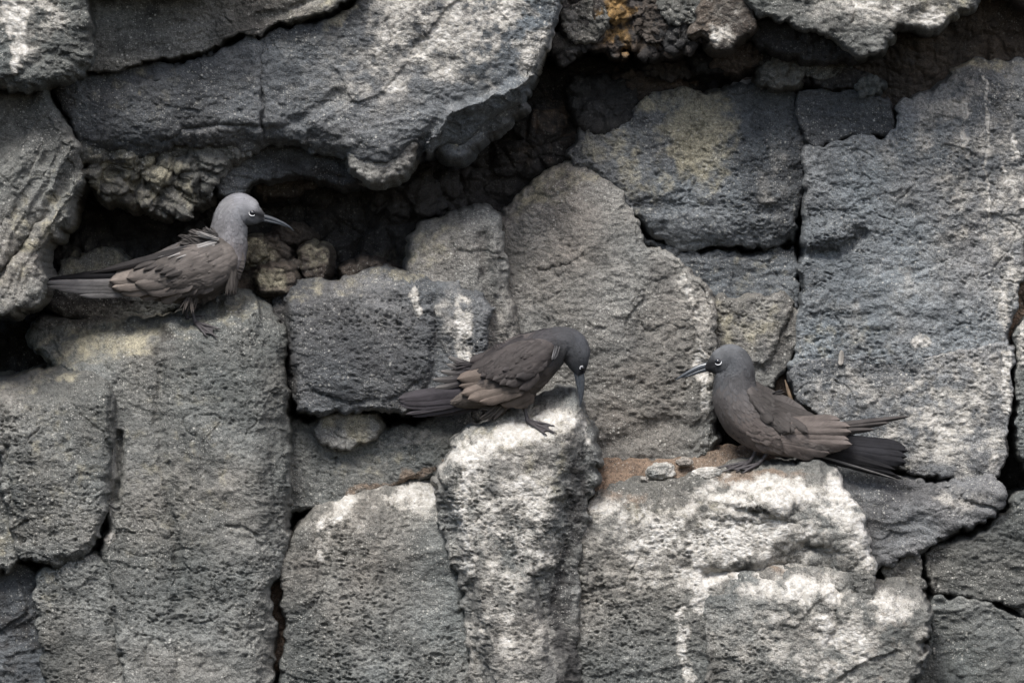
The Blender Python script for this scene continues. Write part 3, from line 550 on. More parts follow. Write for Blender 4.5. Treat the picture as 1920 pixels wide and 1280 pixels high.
# --- lower right
rock('whitened_block', [(1092, 960), (1106, 925), (1160, 912), (1260, 905), (1330, 888), (1400, 872), (1470, 868), (1530, 868), (1566, 890), (1594, 950), (1620, 1010), (1636, 1060), (1640, 1120), (1660, 1200), (1660, T1), (1082, T1), (1084, 1080)], -130, M_GREY, r=30, R=60, thick=280,
     tex=dict(big=10, mid=5, small=2.2, pits=3.0, facet=4.5), feats=[('ledge', [(1090, 970), (1200, 970), (1330, 960), (1450, 948), (1540, 925), (1640, 990)], .85, 20), ('bump', 1410, 945, 110, 34, -4, 26), ('crease', [(1340, 945), (1380, 958), (1420, 960)], 7, 12), ('crease', [(1480, 1045), (1520, 1028), (1560, 1040)], 22, 26),
            ('crease', [(1330, 1075), (1400, 1068), (1480, 1062), (1590, 1068)], 12, 22), ('step', [(1600, 950), (1560, 1000), (1600, 1090)], 12, 16), ('crack', [(1085, 1078), (1115, 1070)], 6, 9), ('crack', [(1090, 1108), (1140, 1104), (1170, 1098)], 4, 5)],
     stains=dict(g=[('e', 1360, 1030, 270, 110, 0, .55), ('e', 1370, 1005, 240, 44, -3, 1.0), ('e', 1450, 925, 150, 34, 0, .85), ('e', 1180, 970, 110, 40, 0, .6), ('e', 1560, 960, 60, 60, 0, .8), ('e', 1330, 1010, 120, 60, 0, .5), ('l', [(1570, 900), (1610, 990), (1628, 1060)], 18, .62), ('l', [(1275, 1130), (1282, 1200), (1290, 1270)], 8, 1.0), ('l', [(1310, 1050), (1320, 1100), (1300, 1140)], 16, .85), ('e', 1380, 1085, 70, 16, 0, .9), ('e', 1300, 1060, 60, 60, 0, .5), ('l', [(1500, 1150), (1540, 1240)], 10, .6)],
                 o=[('e', 1480, 915, 100, 24, 0, .35), ('e', 1250, 960, 140, 22, 0, .3)], b=[('e', 1150, 935, 60, 16, 0, .6), ('e', 1420, 890, 80, 16, -6, .95), ('e', 1460, 1078, 24, 12, 0, .9), ('e', 1380, 1078, 20, 7, -20, .8)]),
     label='large whitened block with the ledge of the left facing bird')
rock('jutting_block', [(1330, 1092), (1400, 1078), (1470, 1068), (1530, 1076), (1580, 1092), (1640, 1104), (1690, 1104), (1722, 1112), (1742, 1145), (1738, 1185), (1715, 1240), (1700, 1300), (1690, T1), (1345, T1), (1335, 1200), (1322, 1120)], -158, M_GREY, r=22, R=40, thick=160,
     tex=dict(big=9, mid=5, small=2.2, pits=3.0, facet=4.5), feats=[('ledge', [(1330, 1125), (1470, 1110), (1600, 1135), (1740, 1150)], 1.1, 20), ('crease', [(1330, 1100), (1342, 1250), (1340, T1)], 26, 22), ('crease', [(1575, 1110), (1560, 1200), (1580, 1300)], 12, 8)],
     stains=dict(g=[('e', 1540, 1180, 190, 110, 0, .5), ('e', 1480, 1105, 130, 26, 6, .8), ('l', [(1500, 1120), (1545, 1170), (1560, 1260)], 18, .8), ('l', [(1610, 1200), (1620, 1260)], 9, .8), ('e', 1660, 1140, 70, 34, 0, .55), ('e', 1640, 1200, 80, 80, 0, .34), ('l', [(1490, 1200), (1505, 1260)], 10, .5), ('e', 1580, 1100, 50, 30, 0, .6)], b=[('e', 1600, 1240, 60, 60, 0, .28), ('e', 1660, 1180, 40, 40, 0, .25)]),
     label='jutting block streaked white below the hollow in the whitened block')
for i, (pl, dep, m, lb) in enumerate([
        ([(590, 800), (610, 782), (660, 776), (700, 782), (706, 805), (690, 822), (640, 828), (605, 820)], -40, M_WARM, 'flat greenish stone lodged in the dark slot under the square block')]):
    rock('slot_stone', pl, dep, m, r=16, R=30, thick=80, tex=dict(big=3, facet=4, pits=1.5), stains=dict(o=[('e', 650, 800, 60, 30, 0, .4)]), label=lb)

# --- soil and loose stones on the right ledge
soil = relief('soil', [(1108, 880), (1130, 862), (1220, 868), (1300, 852), (1350, 846), (1420, 850), (1440, 868), (1400, 882), (1330, 900), (1280, 918), (1200, 925), (1120, 925)], -66, M_SOIL, r=10, R=10, thick=30, grow=6,
     base=lambda X, Y: 1.1*srelu(925-Y, 12), tex=dict(big=3, mid=3, small=1.6, facet=2, lumps=(2.5, 16), pits=0), kind='stuff', label='dry brown soil lying along the ledge', cat='soil')
def pebble(x, y, rx, ry, rz, z, mat, label, seed, stains=None):
    bm = bmesh.new(); bmesh.ops.create_icosphere(bm, subdivisions=5, radius=1.0)
    V = np.array([v.co[:] for v in bm.verts]); F = [[v.index for v in f.verts] for f in bm.faces]; bm.free()
    d = .22*fbm(V[:, 0], V[:, 1], V[:, 2], .9, 2, seed)+.10*fbm(V[:, 0], V[:, 1], V[:, 2], .3, 3, seed+4)
    V = np.sign(V)*np.abs(V)**.82*(1+d)[:, None]
    me = bpy.data.meshes.new('stone'); me.from_pydata([(float(a), float(b), float(c)) for a, b, c in W3(x+V[:, 0]*rx, y-V[:, 2]*ry, z+V[:, 1]*rz, z)], [], F)
    for p in me.polygons: p.use_smooth = True
    st = np.zeros((len(V), 5)); st[:, 0] = (stains or {}).get('g', 0); st[:, 1] = (stains or {}).get('o', 0); attr(me, 'rcol', mat.colour(x+V[:, 0]*rx, y+V[:, 2]*ry, V[:, 1]*rz, st, seed)); mat = mat.mat
    return link('stone', me, mat, label=label, cat='stone')
pebble(1240, 884, 26, 17, 18, -40, M_WARM, 'round grey stone lying on the brown soil of the ledge', 3, {'g': .5})
pebble(1284, 866, 15, 9, 10, -22, M_PALE, 'small tan stone lying beside the round grey stone', 4)
pebble(1328, 888, 28, 12, 14, -42, M_WARM, 'flat whitened stone on the soil near the left facing bird', 5, {'g': .7})
pebble(1208, 898, 8, 5, 6, -50, M_PALE, 'tiny pale pebble on the brown soil of the ledge', 6)

# --- dry plant bits caught in the joints
def stalk(pts, label, col):
    p = Part(); tube(p, pts, 8, 5); return p.build('dry_stalk', col, None, pts[0][2], label=label, cat='stalk')

# ------------------------------------------------------------------ birds
def depth_at(names, x, y):
    best = None
    for nm in names:
        for ax, ay, ah in SURF[nm]:
            q = (ax-x)**2+(ay-y)**2; m = q < 36
            if m.any():
                v = float(np.median(ah[m]))
                if best is None or v < best: best = v
    return best if best is not None else -100.0

def feather_mat():
    T = NT('plumage')
    at = T.n('ShaderNodeAttribute', attribute_name='col'); u = T.n('ShaderNodeAttribute', attribute_name='u').outputs['Fac']; v = T.n('ShaderNodeAttribute', attribute_name='v').outputs['Fac']
    va = T.math('ABSOLUTE', v, 0)
    barb = T.math('SUBTRACT', u, T.math('MULTIPLY', va, 1.3))
    vec = T.n('ShaderNodeCombineXYZ', {0: T.math('MULTIPLY', barb, .35), 1: T.math('MULTIPLY', v, .04), 2: 0.0}).outputs[0]
    nb = T.noise(1.6, 3, .6, vec)
    vec2 = T.n('ShaderNodeCombineXYZ', {0: T.math('MULTIPLY', u, .05), 1: T.math('MULTIPLY', v, .35), 2: 0.0}).outputs[0]
    ns = T.noise(1.0, 4, .65, vec2)
    nl = T.noise(38, 4, .6)
    k = T.math('ADD', T.math('MULTIPLY', T.ramp(nb, .3, .7, -.5, .5), .20), T.math('MULTIPLY', T.ramp(ns, .3, .7, -.5, .5), .24))
    k = T.math('ADD', k, T.math('MULTIPLY', T.ramp(nl, .3, .7, -.5, .5), .38)); k = T.math('ADD', k, 1.0)
    hs = T.n('ShaderNodeHueSaturation', {'Color': at.outputs['Color'], 'Saturation': .78, 'Value': .80})
    c = T.mix(1.0, hs.outputs[0], T.grey(k), 'MULTIPLY')
    T.set(T.b.inputs['Base Color'], c); T.b.inputs['Roughness'].default_value = .72; T.b.inputs['Specular IOR Level'].default_value = .14
    T.b.inputs['Sheen Weight'].default_value = .02; T.b.inputs['Sheen Roughness'].default_value = .5
    hg = T.math('ADD', T.math('MULTIPLY', nb, .5), ns)
    bp = T.n('ShaderNodeBump', {'Height': hg, 'Strength': .4, 'Distance': .001}); T.set(T.b.inputs['Normal'], bp.outputs[0])
    return T.m
def plain_mat(name, col, rough, spec=.5, bump=0.0):
    T = NT(name); n = T.noise(220, 4, .6)
    T.set(T.b.inputs['Base Color'], T.mix(T.ramp(n, .3, .7), tuple(c*.75 for c in col), tuple(min(1, c*1.25) for c in col)))
    T.b.inputs['Roughness'].default_value = rough; T.b.inputs['Specular IOR Level'].default_value = spec
    if bump:
        bp = T.n('ShaderNodeBump', {'Height': T.noise(500, 3, .6), 'Strength': bump, 'Distance': .0008}); T.set(T.b.inputs['Normal'], bp.outputs[0])
    return T.m
M_FEATHER = feather_mat()
M_BILL = plain_mat('bill_horn', (.040, .046, .055), .30, .6)
M_LEG = plain_mat('leg_skin', (.045, .040, .042), .55, .4, .5)
M_EYE = plain_mat('eye_black', (.006, .006, .008), .06, .8)
M_EYEW = plain_mat('eye_ring_white', (.72, .72, .74), .6, .3)
M_SHAFT = plain_mat('quill', (.16, .135, .12), .5, .4)

def spl(P, n):
    """Catmull-Rom through rows of P, n steps each"""
    P = np.asarray(P, float); Q = np.vstack([2*P[0]-P[1], P, 2*P[-1]-P[-2]]); out = []
    for i in range(len(P)-1):
        p0, p1, p2, p3 = Q[i:i+4]
        for k in range(n):
            t = k/n
            out.append(.5*((2*p1)+(p2-p0)*t+(2*p0-5*p1+4*p2-p3)*t*t+(3*p1-p0-3*p2+p3)*t**3))
    out.append(P[-1]); return np.array(out)
def grid_faces(n, m, wrap, off=0):
    F = []
    for i in range(n-1):
        for j in range(m if wrap else m-1):
            j2 = (j+1) % m
            F.append((off+i*m+j, off+i*m+j2, off+(i+1)*m+j2, off+(i+1)*m+j))
    return F
class Part:
    def __init__(s): s.V = []; s.F = []; s.C = []; s.U = []; s.T = []; s.n = 0
    def add(s, V, F, C=None, U=None, T=None):
        V = np.asarray(V, float); s.V.append(V); s.F += [tuple(i+s.n for i in f) for f in F]; k = len(V)
        s.C.append(np.zeros((k, 3))+np.asarray(C if C is not None else (.1, .1, .1))); s.U.append(np.zeros(k) if U is None else U); s.T.append(np.zeros(k) if T is None else T); s.n += k
    def build(s, name, mat, parent=None, ref=0, **k):
        V = np.vstack(s.V); me = mesh_np(name, W3(V[:, 0], V[:, 1], V[:, 2], ref), s.F)
        attr(me, 'col', np.vstack(s.C)); attr1(me, 'u', np.concatenate(s.U)); attr1(me, 'v', np.concatenate(s.T))
        o = link(name, me, mat, None, **k)
        if parent is not None:
            o.parent = parent; o.matrix_parent_inverse = parent.matrix_world.inverted()
        return o
def loft(part, rings, by, col=None, n=8, N=44, rough=0.0, seed=0):
    """rings: x, y, half height in the side plane, half width, (depth shift)"""
    R = np.array([list(r)+[0]*(5-len(r)) for r in rings], float); Q = spl(R, n); Q[:, 2:4] = np.maximum(Q[:, 2:4], .3)
    T = np.gradient(Q[:, :2], axis=0); T /= np.maximum(np.linalg.norm(T, axis=1, keepdims=True), 1e-6)
    L = np.concatenate([[0], np.cumsum(np.linalg.norm(np.diff(Q[:, :2], axis=0), axis=1))])
    a = np.linspace(0, 2*np.pi, N, endpoint=False)
    ca, sa = np.cos(a), np.sin(a)
    px = Q[:, 0:1]-T[:, 1:2]*Q[:, 2:3]*ca; py = Q[:, 1:2]+T[:, 0:1]*Q[:, 2:3]*ca; pz = by+Q[:, 4:5]-Q[:, 3:4]*sa
    U = np.repeat(L[:, None], N, 1); Vv = (a-np.pi/2)[None]*Q[:, 2:3]
    if rough:
        w = rough*(fbm(U*.35, Vv*1.0, 0*U, 14, 3, seed)+.8*fbm(U, Vv, 0*U, 40, 2, seed+5))
        k = 1+w/np.maximum(Q[:, 2:3], 6)
        px = Q[:, 0:1]+(px-Q[:, 0:1])*k; py = Q[:, 1:2]+(py-Q[:, 1:2])*k; pz = by+Q[:, 4:5]+(pz-by-Q[:, 4:5])*k
    V = np.stack([px.ravel(), py.ravel(), pz.ravel()], -1)
    F = grid_faces(len(Q), N, True)
    C = col(px.ravel(), py.ravel()) if callable(col) else col
    part.add(V, F, C, U.ravel(), Vv.ravel()); return V
def tube(part, pts, N=12, n=5, flat=1.0, C=None):
    """pts: x, y, depth, radius"""
    Q = spl(np.array(pts, float), n); P = Q[:, :3]; T = np.gradient(P, axis=0); T /= np.maximum(np.linalg.norm(T, axis=1, keepdims=True), 1e-6)
    ref = np.tile(np.array([0.03, 0.06, 1.0]), (len(Q), 1)); A = np.cross(T, ref); A /= np.maximum(np.linalg.norm(A, axis=1, keepdims=True), 1e-6); Bn = np.cross(T, A)
    a = np.linspace(0, 2*np.pi, N, endpoint=False)
    V = P[:, None]+Q[:, 3:4, None]*(A[:, None]*np.cos(a)[None, :, None]+flat*Bn[:, None]*np.sin(a)[None, :, None])
    part.add(V.reshape(-1, 3), grid_faces(len(Q), N, True), C)
def idw(pts):
    P = np.array([(p[0], p[1]) for p in pts], float); K = np.array([p[2] for p in pts], float)
    def f(x, y):
        x = np.asarray(x, float); y = np.asarray(y, float)
        d = (x[:, None]-P[None, :, 0])**2+(y[:, None]-P[None, :, 1])**2+60
        w = d**-1.7; return (w[:, :, None]*K[None]).sum(1)/w.sum(1)[:, None]
    return f
def feather(root, tip, width, col, bend=0.0, camber=.35, twist=.0, tipc=None, seed=0, shaft=True, point=1.0, ns=15, nt=9):
    """one vane with a quill; root and tip are (x, y, depth)"""
    r = np.array(root, float); t = np.array(tip, float); ax = t-r; L = np.linalg.norm(ax[:2])+1e-6
    pr = np.array([-ax[1], ax[0]])/L
    s = np.linspace(0, 1, ns)[:, None]; k = np.linspace(-1, 1, nt)[None]
    w = width*np.clip(s*6+.35, 0, 1)*np.sqrt(np.clip(1-np.clip((s-(1-.42*point))/(.42*point), 0, 1)**2, 0, 1))+.25
    rg = random.Random(seed); jag = np.array([[rg.uniform(-1, 1) for _ in range(nt)] for _ in range(ns)])
    off = bend*L*4*s*(1-s)*.5+bend*L*s*s*.6
    lat = off+w*k*(1+.05*jag*(np.abs(k) > .9))
    X = r[0]+ax[0]*s+pr[0]*lat; Y = r[1]+ax[1]*s+pr[1]*lat
    Z = r[2]+ax[2]*s+camber*width*k*k*np.clip(s*3, .2, 1)+twist*width*k - .9*np.exp(-(k/.12)**2)+.25*jag
    V = np.stack([X.ravel(), Y.ravel(), Z.ravel()], -1)
    c = np.array(col)[None, None]*np.ones((ns, nt, 1))
    if tipc is not None: c = c+(np.array(tipc)-np.array(col))[None, None]*(np.clip((s-.45)/.5, 0, 1)*np.ones((1, nt)))[:, :, None]
    c = c*(1-.28*np.exp(-((np.abs(k)-1)/.2)**2)[:, :, None])*(1+.10*rg.uniform(-1, 1))
    U = (s*L*np.ones((1, nt))).ravel()+rg.uniform(0, 900); Tv = (k*w).ravel()
    p = Part(); p.add(V, grid_faces(ns, nt, False), c.reshape(-1, 3), U, Tv)
    return p

class Bird:
    def __init__(s, label, feet_on, foot, rings, cols, seed, lore):
        s.by = depth_at(feet_on, *foot)+0; s.on = feet_on; s.seed = seed; s.cnt = 0
        s.root = bpy.data.objects.new('seabird', None); COL.objects.link(s.root); s.root.empty_display_size = .05
        s.root.location = [float(v) for v in W3(np.array(float(foot[0])), np.array(float(foot[1])), np.array(s.by), s.by)]
        bpy.context.view_layer.update()
        s.root['label'] = label; s.root['category'] = 'bird'; s.root['group'] = 'brown seabirds perched on the cliff'
        c0 = idw(cols)
        def cf(x, y):
            d, _s = seg_dist(np.asarray(x, float), np.asarray(y, float), lore); k = np.clip(1.35-d/4.2, 0, 1)[:, None]
            return c0(x, y)*(1-k)+np.array((.012, .012, .014))*k
        s.col = cf; p = Part(); V = loft(p, rings, s.by, s.col, n=9, N=56, rough=1.1, seed=seed)
        p.build('body', M_FEATHER, s.root, s.by)
        s.plumage(V, len(V)//56, lore[0], 14)
        f = V[:, 2] < s.by+1; s.sx, s.sy, s.sz = V[f, 0], V[f, 1], V[f, 2]
    def plumage(s, V, n, eye, i0, total=2600):
        rg = np.random.RandomState(s.seed); G = V.reshape(n, -1, 3); N = G.shape[1]; C = G.mean(1, keepdims=True); P = Part()
        step = np.linalg.norm(np.diff(C[:, 0], axis=0), axis=1).mean()
        for q in range(total):
            i = rg.randint(i0, n-14); j = rg.randint(0, N)
            t = min(1.0, (i-i0)/45.0); m = int(max(2, (6+10*t)/step)); w = 1.5+2.2*t
            a = G[i, j]; b = G[min(n-1, i+m), j]
            if a[2] > s.by+12 or math.hypot(a[0]-eye[0], a[1]-eye[1]) < 11 or math.hypot(b[0]-eye[0], b[1]-eye[1]) < 9: continue
            nr = a-C[i, 0]; nr = nr/np.linalg.norm(nr); ts = G[i, (j+1) % N]-G[i, j-1]; ts = ts/(np.linalg.norm(ts)+1e-9)
            sh = ts*rg.uniform(-1, 1)*w*.9; rise = rg.uniform(.35, 1.0)*(.7+.5*t)
            pts = []
            for k, ww in ((0, .5), (.45, 1.0), (.8, .8), (1.0, .12)):
                c = a+(b-a)*k+nr*(-.7+(rise+.7)*k)+sh*k
                for e in (-1, 0, 1): pts.append(c+ts*w*ww*e-nr*.35*abs(e))
            col = s.col(np.array([a[0]]), np.array([a[1]]))[0]*rg.uniform(.86, 1.12)
            P.add(pts, grid_faces(4, 3, False), col, np.repeat([0, 3, 6, 8.], 3)+rg.uniform(0, 500), np.tile([-w, 0, w], 4))
        P.build('contour_plumage', M_FEATHER, s.root, s.by, kind='stuff')
    def surf(s, x, y):
        x = np.asarray(x, float); sh = x.shape; x = x.ravel(); y = np.asarray(y, float).ravel(); out = np.empty(len(x))
        for i in range(0, len(x), 2000):
            q = (x[i:i+2000, None]-s.sx)**2+(y[i:i+2000, None]-s.sy)**2
            w = 1/(q+9)**2; out[i:i+2000] = (w*s.sz).sum(1)/w.sum(1)
        return out.reshape(sh)
    def S1(s, x, y): return float(s.surf(np.array([x]), np.array([y]))[0])
    def wing(s, poly, th, col, name='wing', edge=12, ang=0.0, label=None):
        a = math.radians(ang)
        def cf(x, y): return np.array(col)[None]*(1+.35*fbm(x*math.cos(a)*.4+y*math.sin(a)*.4, (-x*math.sin(a)+y*math.cos(a)), 0*x, 22, 3, s.seed+9))[:, None]
        o = relief(name, poly, -th, M_FEATHER, r=edge, R=th*1.0, thick=8, H=2.0, warp=(2.5, 1.6), grow=0, seed=s.seed+77, base=s.surf, ref=s.by,
                   tex=dict(big=0, mid=2.2, small=.35, facet=0, pits=0, cracks=0, strata=(ang, .9, 16)), color=cf, uvang=a)
        o.parent = s.root; o.matrix_parent_inverse = s.root.matrix_world.inverted()
        s.w = o; return o
    def fan(s, A, B, n, width, col, d0, d1, step=-1.3, name='feather', parent=None, bend=0.0, surf=True, jit=2.0, tipc=None, point=1.0, twist=.15, camber=.35):
        """n feathers with roots along A and tips along B"""
        rg = random.Random(s.seed*13+s.cnt); s.cnt += 1
        A = np.array(A, float); B = np.array(B, float)
        def at(P, t):
            k = np.linspace(0, 1, len(P)); return np.interp(t, k, P[:, 0]), np.interp(t, k, P[:, 1])
        for i in range(n):
            t = i/max(1, n-1)
            rx, ry = at(A, t); tx, ty = at(B, t); tx += rg.uniform(-jit, jit)*1.5; ty += rg.uniform(-jit, jit)*.6
            za = (s.S1(rx, ry) if surf else s.by)+d0+step*i; zb = (s.S1(tx, ty) if surf == 2 else (za-d0-step*i if surf else s.by))+d1+step*i
            k = rg.uniform(.86, 1.12)
            p = feather((rx, ry, za), (tx, ty, zb), width*k, col, bend+rg.uniform(-.015, .015), tipc=tipc, seed=rg.randint(0, 9999), point=point, twist=twist, camber=camber)
            p.build(name, M_FEATHER, parent or s.root, s.by)
    def coverts(s, poly, ang, length, width, sink, rise, name='covert_feather', parent=None, col=None, dens=1.0, var=.14):
        rg = random.Random(s.seed*3+s.cnt); s.cnt += 1
        xs = [p[0] for p in poly]; ys = [p[1] for p in poly]; a = math.radians(ang); dx, dy = math.cos(a), math.sin(a)
        cx, cy = sum(xs)/len(xs), sum(ys)/len(ys); R = math.hypot(max(xs)-min(xs), max(ys)-min(ys))*.6
        su = length*.50/dens; sv = width*1.25/dens; nu = int(R/su)+1; nv = int(R/sv)+1; k = 0
        for i in range(nu, -nu-1, -1):
            for j in range(-nv, nv+1):
                u = i*su+rg.uniform(-.22, .22)*su; v = (j+(i % 2)*.5)*sv+rg.uniform(-.2, .2)*sv
                x = cx+u*dx-v*dy; y = cy+u*dy+v*dx
                if not inside(np.array([x]), np.array([y]), poly)[0]: continue
                aa = a+rg.uniform(-.13, .13); L = length*rg.uniform(.85, 1.2)
                tx, ty = x+L*math.cos(aa), y+L*math.sin(aa)
                c = (s.col(np.array([x+.5*L*dx]), np.array([y+.5*L*dy]))[0] if col is None else np.array(col))*(1+rg.uniform(-var, var))
                p = feather((x, y, s.S1(x, y)+sink), (tx, ty, s.S1(tx, ty)+rise+rg.uniform(-.5, .5)), width*rg.uniform(.85, 1.15), c, rg.uniform(-.03, .03), camber=.22, seed=rg.randint(0, 9999), ns=8, nt=5)
                p.build(name, M_FEATHER, parent or s.root, s.by); k += 1
        return k
    def wisps(s, pts, name='loose_plume'):
        """soft ruffled barbs: (x0,y0,x1,y1,w,col,count,spread)"""
        rg = random.Random(s.seed*5+1)
        for (x0, y0, x1, y1, w, col, cnt, sp, d) in pts:
            P = Part()
            for i in range(cnt):
                ax = x0+rg.uniform(-sp, sp); ay = y0+rg.uniform(-sp, sp)*.6; ex = x1+rg.uniform(-sp, sp)*1.4; ey = y1+rg.uniform(-sp, sp)*1.2
                z = s.S1(ax, ay)+d+rg.uniform(-4, 2)
                f = feather((ax, ay, z), (ex, ey, z+rg.uniform(-4, 5)), w*rg.uniform(.5, 1.1), np.array(col)*rg.uniform(.7, 1.3), rg.uniform(-.12, .12), seed=rg.randint(0, 9999), ns=8, nt=5, point=1.6)
                P.add(np.vstack(f.V), f.F, np.vstack(f.C), np.concatenate(f.U), np.concatenate(f.T))
            P.build(name, M_FEATHER, s.root, s.by)
    def eye(s, x, y, r, a0, a1, face):
        z = float(s.sz[(s.sx-x)**2+(s.sy-y)**2 < 49].min())+1.2
        p = Part(); loft(p, [(x-r*face, y, .2, .2), (x-r*.8*face, y, r*.62, r*.4), (x, y, r, r*.62), (x+r*.8*face, y, r*.62, r*.4), (x+r*face, y, .2, .2)], z+r*.05, N=20, n=5)
        e = p.build('eye', M_EYE, s.root, s.by)
        for b0, b1 in ((a0, a1),):
            q = Part(); A = np.radians(np.linspace(b0, b1, 12))
            tube(q, [(x+1.22*r*math.cos(a), y+1.12*r*math.sin(a), z-r*.20, .13*r*math.sin(math.pi*(.08+.84*i/11))+.05*r) for i, a in enumerate(A)], 8, 2)
            q.build('eye_ring', M_EYEW, e, s.by)
    def bill(s, up, lo):
        p = Part(); loft(p, up, s.by, N=20, n=6); b = p.build('bill', M_BILL, s.root, s.by)
        q = Part(); loft(q, lo, s.by, N=20, n=6); q.build('lower_mandible', M_BILL, b, s.by)
    def leg(s, hip, ankle, toes, dz, r=3.6, thigh=15):
        za = depth_at(s.on, ankle[0], ankle[1])
        za = s.by+dz if dz is not None and dz > 10 else za-4.5
        ax, ay = ankle
        p = Part()
        tube(p, [(hip[0]-(ax-hip[0])*.9, hip[1]-26, s.by+(za-s.by)*.3, thigh), (hip[0]-(ax-hip[0])*.3, hip[1]-10, s.by+(za-s.by)*.45, thigh*.8), (hip[0], hip[1], s.by+(za-s.by)*.6, thigh*.42)], 20, 5, C=s.col(np.array([hip[0]]), np.array([hip[1]-10]))[0]*.9)
        t = p.build('thigh', M_FEATHER, s.root, s.by)
        p = Part(); mx, my = (hip[0]+ax)/2, (hip[1]+ay)/2
        tube(p, [(hip[0], hip[1]-8, s.by+(za-s.by)*.5, r*1.3), (hip[0], hip[1], s.by+(za-s.by)*.6, r*1.15), (mx, my, s.by+(za-s.by)*.85, r*.9), (ax, ay-3, za-1, r*1.15), (ax, ay+1, za-1, r*.8)], 14, 6)
        l = p.build('leg', M_LEG, s.root, s.by)
        f = Part(); ends = []
        for (tx, ty) in toes:
            zt = (depth_at(s.on, tx, ty) if dz is None or dz <= 10 else za-8)-5
            m = ((ax+tx)/2, (ay+ty)/2-1.5, (za+zt)/2-2.5); ends.append((tx, ty, zt, m))
            tube(f, [(ax, ay-1.5, za-1, r*.95), (*m, r*.8), (ax+(tx-ax)*.85, ay+(ty-ay)*.85-1, za+(zt-za)*.85-1.5, r*.62), (tx, ty, zt-.5, r*.5)], 10, 4)
            dx, dy = tx-ax, ty-ay; L = math.hypot(dx, dy)
            tube(f, [(tx, ty, zt-1, r*.42), (tx+dx/L*r*1.1, ty+dy/L*r*1.1-.8, zt-1.5, r*.3), (tx+dx/L*r*2, ty+dy/L*r*2+.8, zt, r*.06)], 8, 3)
        for a, b in zip(ends[:-1], ends[1:]):
            V = []; n = 7
            for i in range(n):
                t = i/(n-1)
                pa = np.array([ax+(a[0]-ax)*t*.94, ay-1+(a[1]-ay)*t*.94, za+(a[2]-za)*t-1.5]); pb = np.array([ax+(b[0]-ax)*t*.94, ay-1+(b[1]-ay)*t*.94, za+(b[2]-za)*t-1.5])
                for j in range(5):
                    k = j/4; q = pa+(pb-pa)*k; sag = .22*t*t*4*k*(1-k)
                    q = q+(np.array([ax, ay, za])-q)*sag*.5; V.append(q)
            f.add(V, grid_faces(n, 5, False))
        f.build('foot', M_LEG, l, s.by)

# --- bird with the pale grey head on the left ledge
P1 = 'ledge_pillar'
b = Bird('dark brown seabird with pale grey head and ruffled shoulder facing right on the broad ledge', [P1], (372, 607),
    [(496, 412, 5, 4), (489, 408, 12, 9), (478, 404, 20.5, 15), (464, 398, 29.5, 20), (447, 397, 35.2, 23.5), (434, 411, 35, 25), (428, 436, 36, 28), (423, 462, 42, 35), (408, 488, 52, 45), (375, 502, 58, 50), (335, 510, 52, 47), (290, 518, 40, 40), (245, 526, 28, 30), (200, 532, 18, 18), (160, 536, 9, 9), (130, 538, 2, 2)],
    [(450, 368, (.30, .30, .33)), (478, 388, (.35, .35, .375)), (432, 380, (.25, .245, .255)), (455, 400, (.215, .22, .24)), (487, 404, (.02, .02, .024)), (480, 401, (.06, .06, .07)), (478, 414, (.14, .145, .16)), (468, 428, (.19, .195, .21)), (440, 430, (.19, .185, .20)), (415, 430, (.155, .148, .155)), (440, 465, (.185, .165, .17)), (450, 500, (.175, .155, .155)), (425, 520, (.09, .075, .068)), (380, 500, (.085, .072, .066)), (350, 560, (.10, .082, .068)), (300, 520, (.10, .082, .072)), (220, 535, (.13, .11, .1))], 11, [(474, 400), (484, 402), (492, 405)])
b.fan([(310, 496), (300, 512)], [(92, 525), (84, 530)], 4, 8, (.014, .013, .015), 24, 24, surf=True, bend=.015, name='primary_feather', point=1.6)
b.fan([(300, 524), (285, 540)], [(80, 531), (92, 540), (150, 553)], 4, 12, (.21, .195, .19), 22, 16, name='tail_feather', tipc=(.26, .245, .24), surf=True, point=1.6, step=-.6)
b.fan([(320, 506), (320, 525), (340, 540)], [(203, 515), (205, 530), (214, 544), (250, 556), (300, 566)], 6, 14, (.20, .16, .134), -3, -7, name='flight_feather', step=-.7, surf=2)
w = b.wing([(436, 462), (446, 490), (438, 520), (410, 545), (375, 560), (350, 566), (310, 560), (280, 552), (258, 540), (258, 512), (285, 492), (330, 468), (375, 448), (412, 446)], 9, (.122, .103, .092), ang=-22, edge=16)
b.fan([(350, 500), (362, 520), (372, 535)], [(240, 520), (262, 538), (296, 556)], 4, 17, (.125, .105, .094), -4, -11, parent=w, name='covert_feather', step=-.5, surf=2, tipc=(.13, .105, .09))
b.fan([(400, 452), (396, 470), (392, 490)], [(238, 503), (262, 507), (296, 508), (310, 520)], 6, 9, (.08, .068, .063), -5, -13, parent=w, name='scapular_feather', step=-.8, tipc=(.05, .043, .04), surf=2, point=1.4)
b.fan([(405, 446), (385, 456), (360, 470)], [(236, 500), (200, 508), (170, 513)], 6, 7, (.032, .028, .028), -6, -12, parent=w, name='mantle_feather', step=-.4, surf=2, point=1.6)
b.fan([(412, 449), (404, 460)], [(300, 482), (330, 486)], 3, 3.0, (.29, .272, .26), -8, -15, parent=w, name='pale_scapular_feather', step=-.8, surf=2, point=1.8)
b.coverts([(430, 466), (438, 495), (425, 525), (390, 545), (340, 540), (320, 510), (345, 480), (385, 462)], 152, 34, 9, -7, -10.6, parent=w, col=(.118, .10, .09))
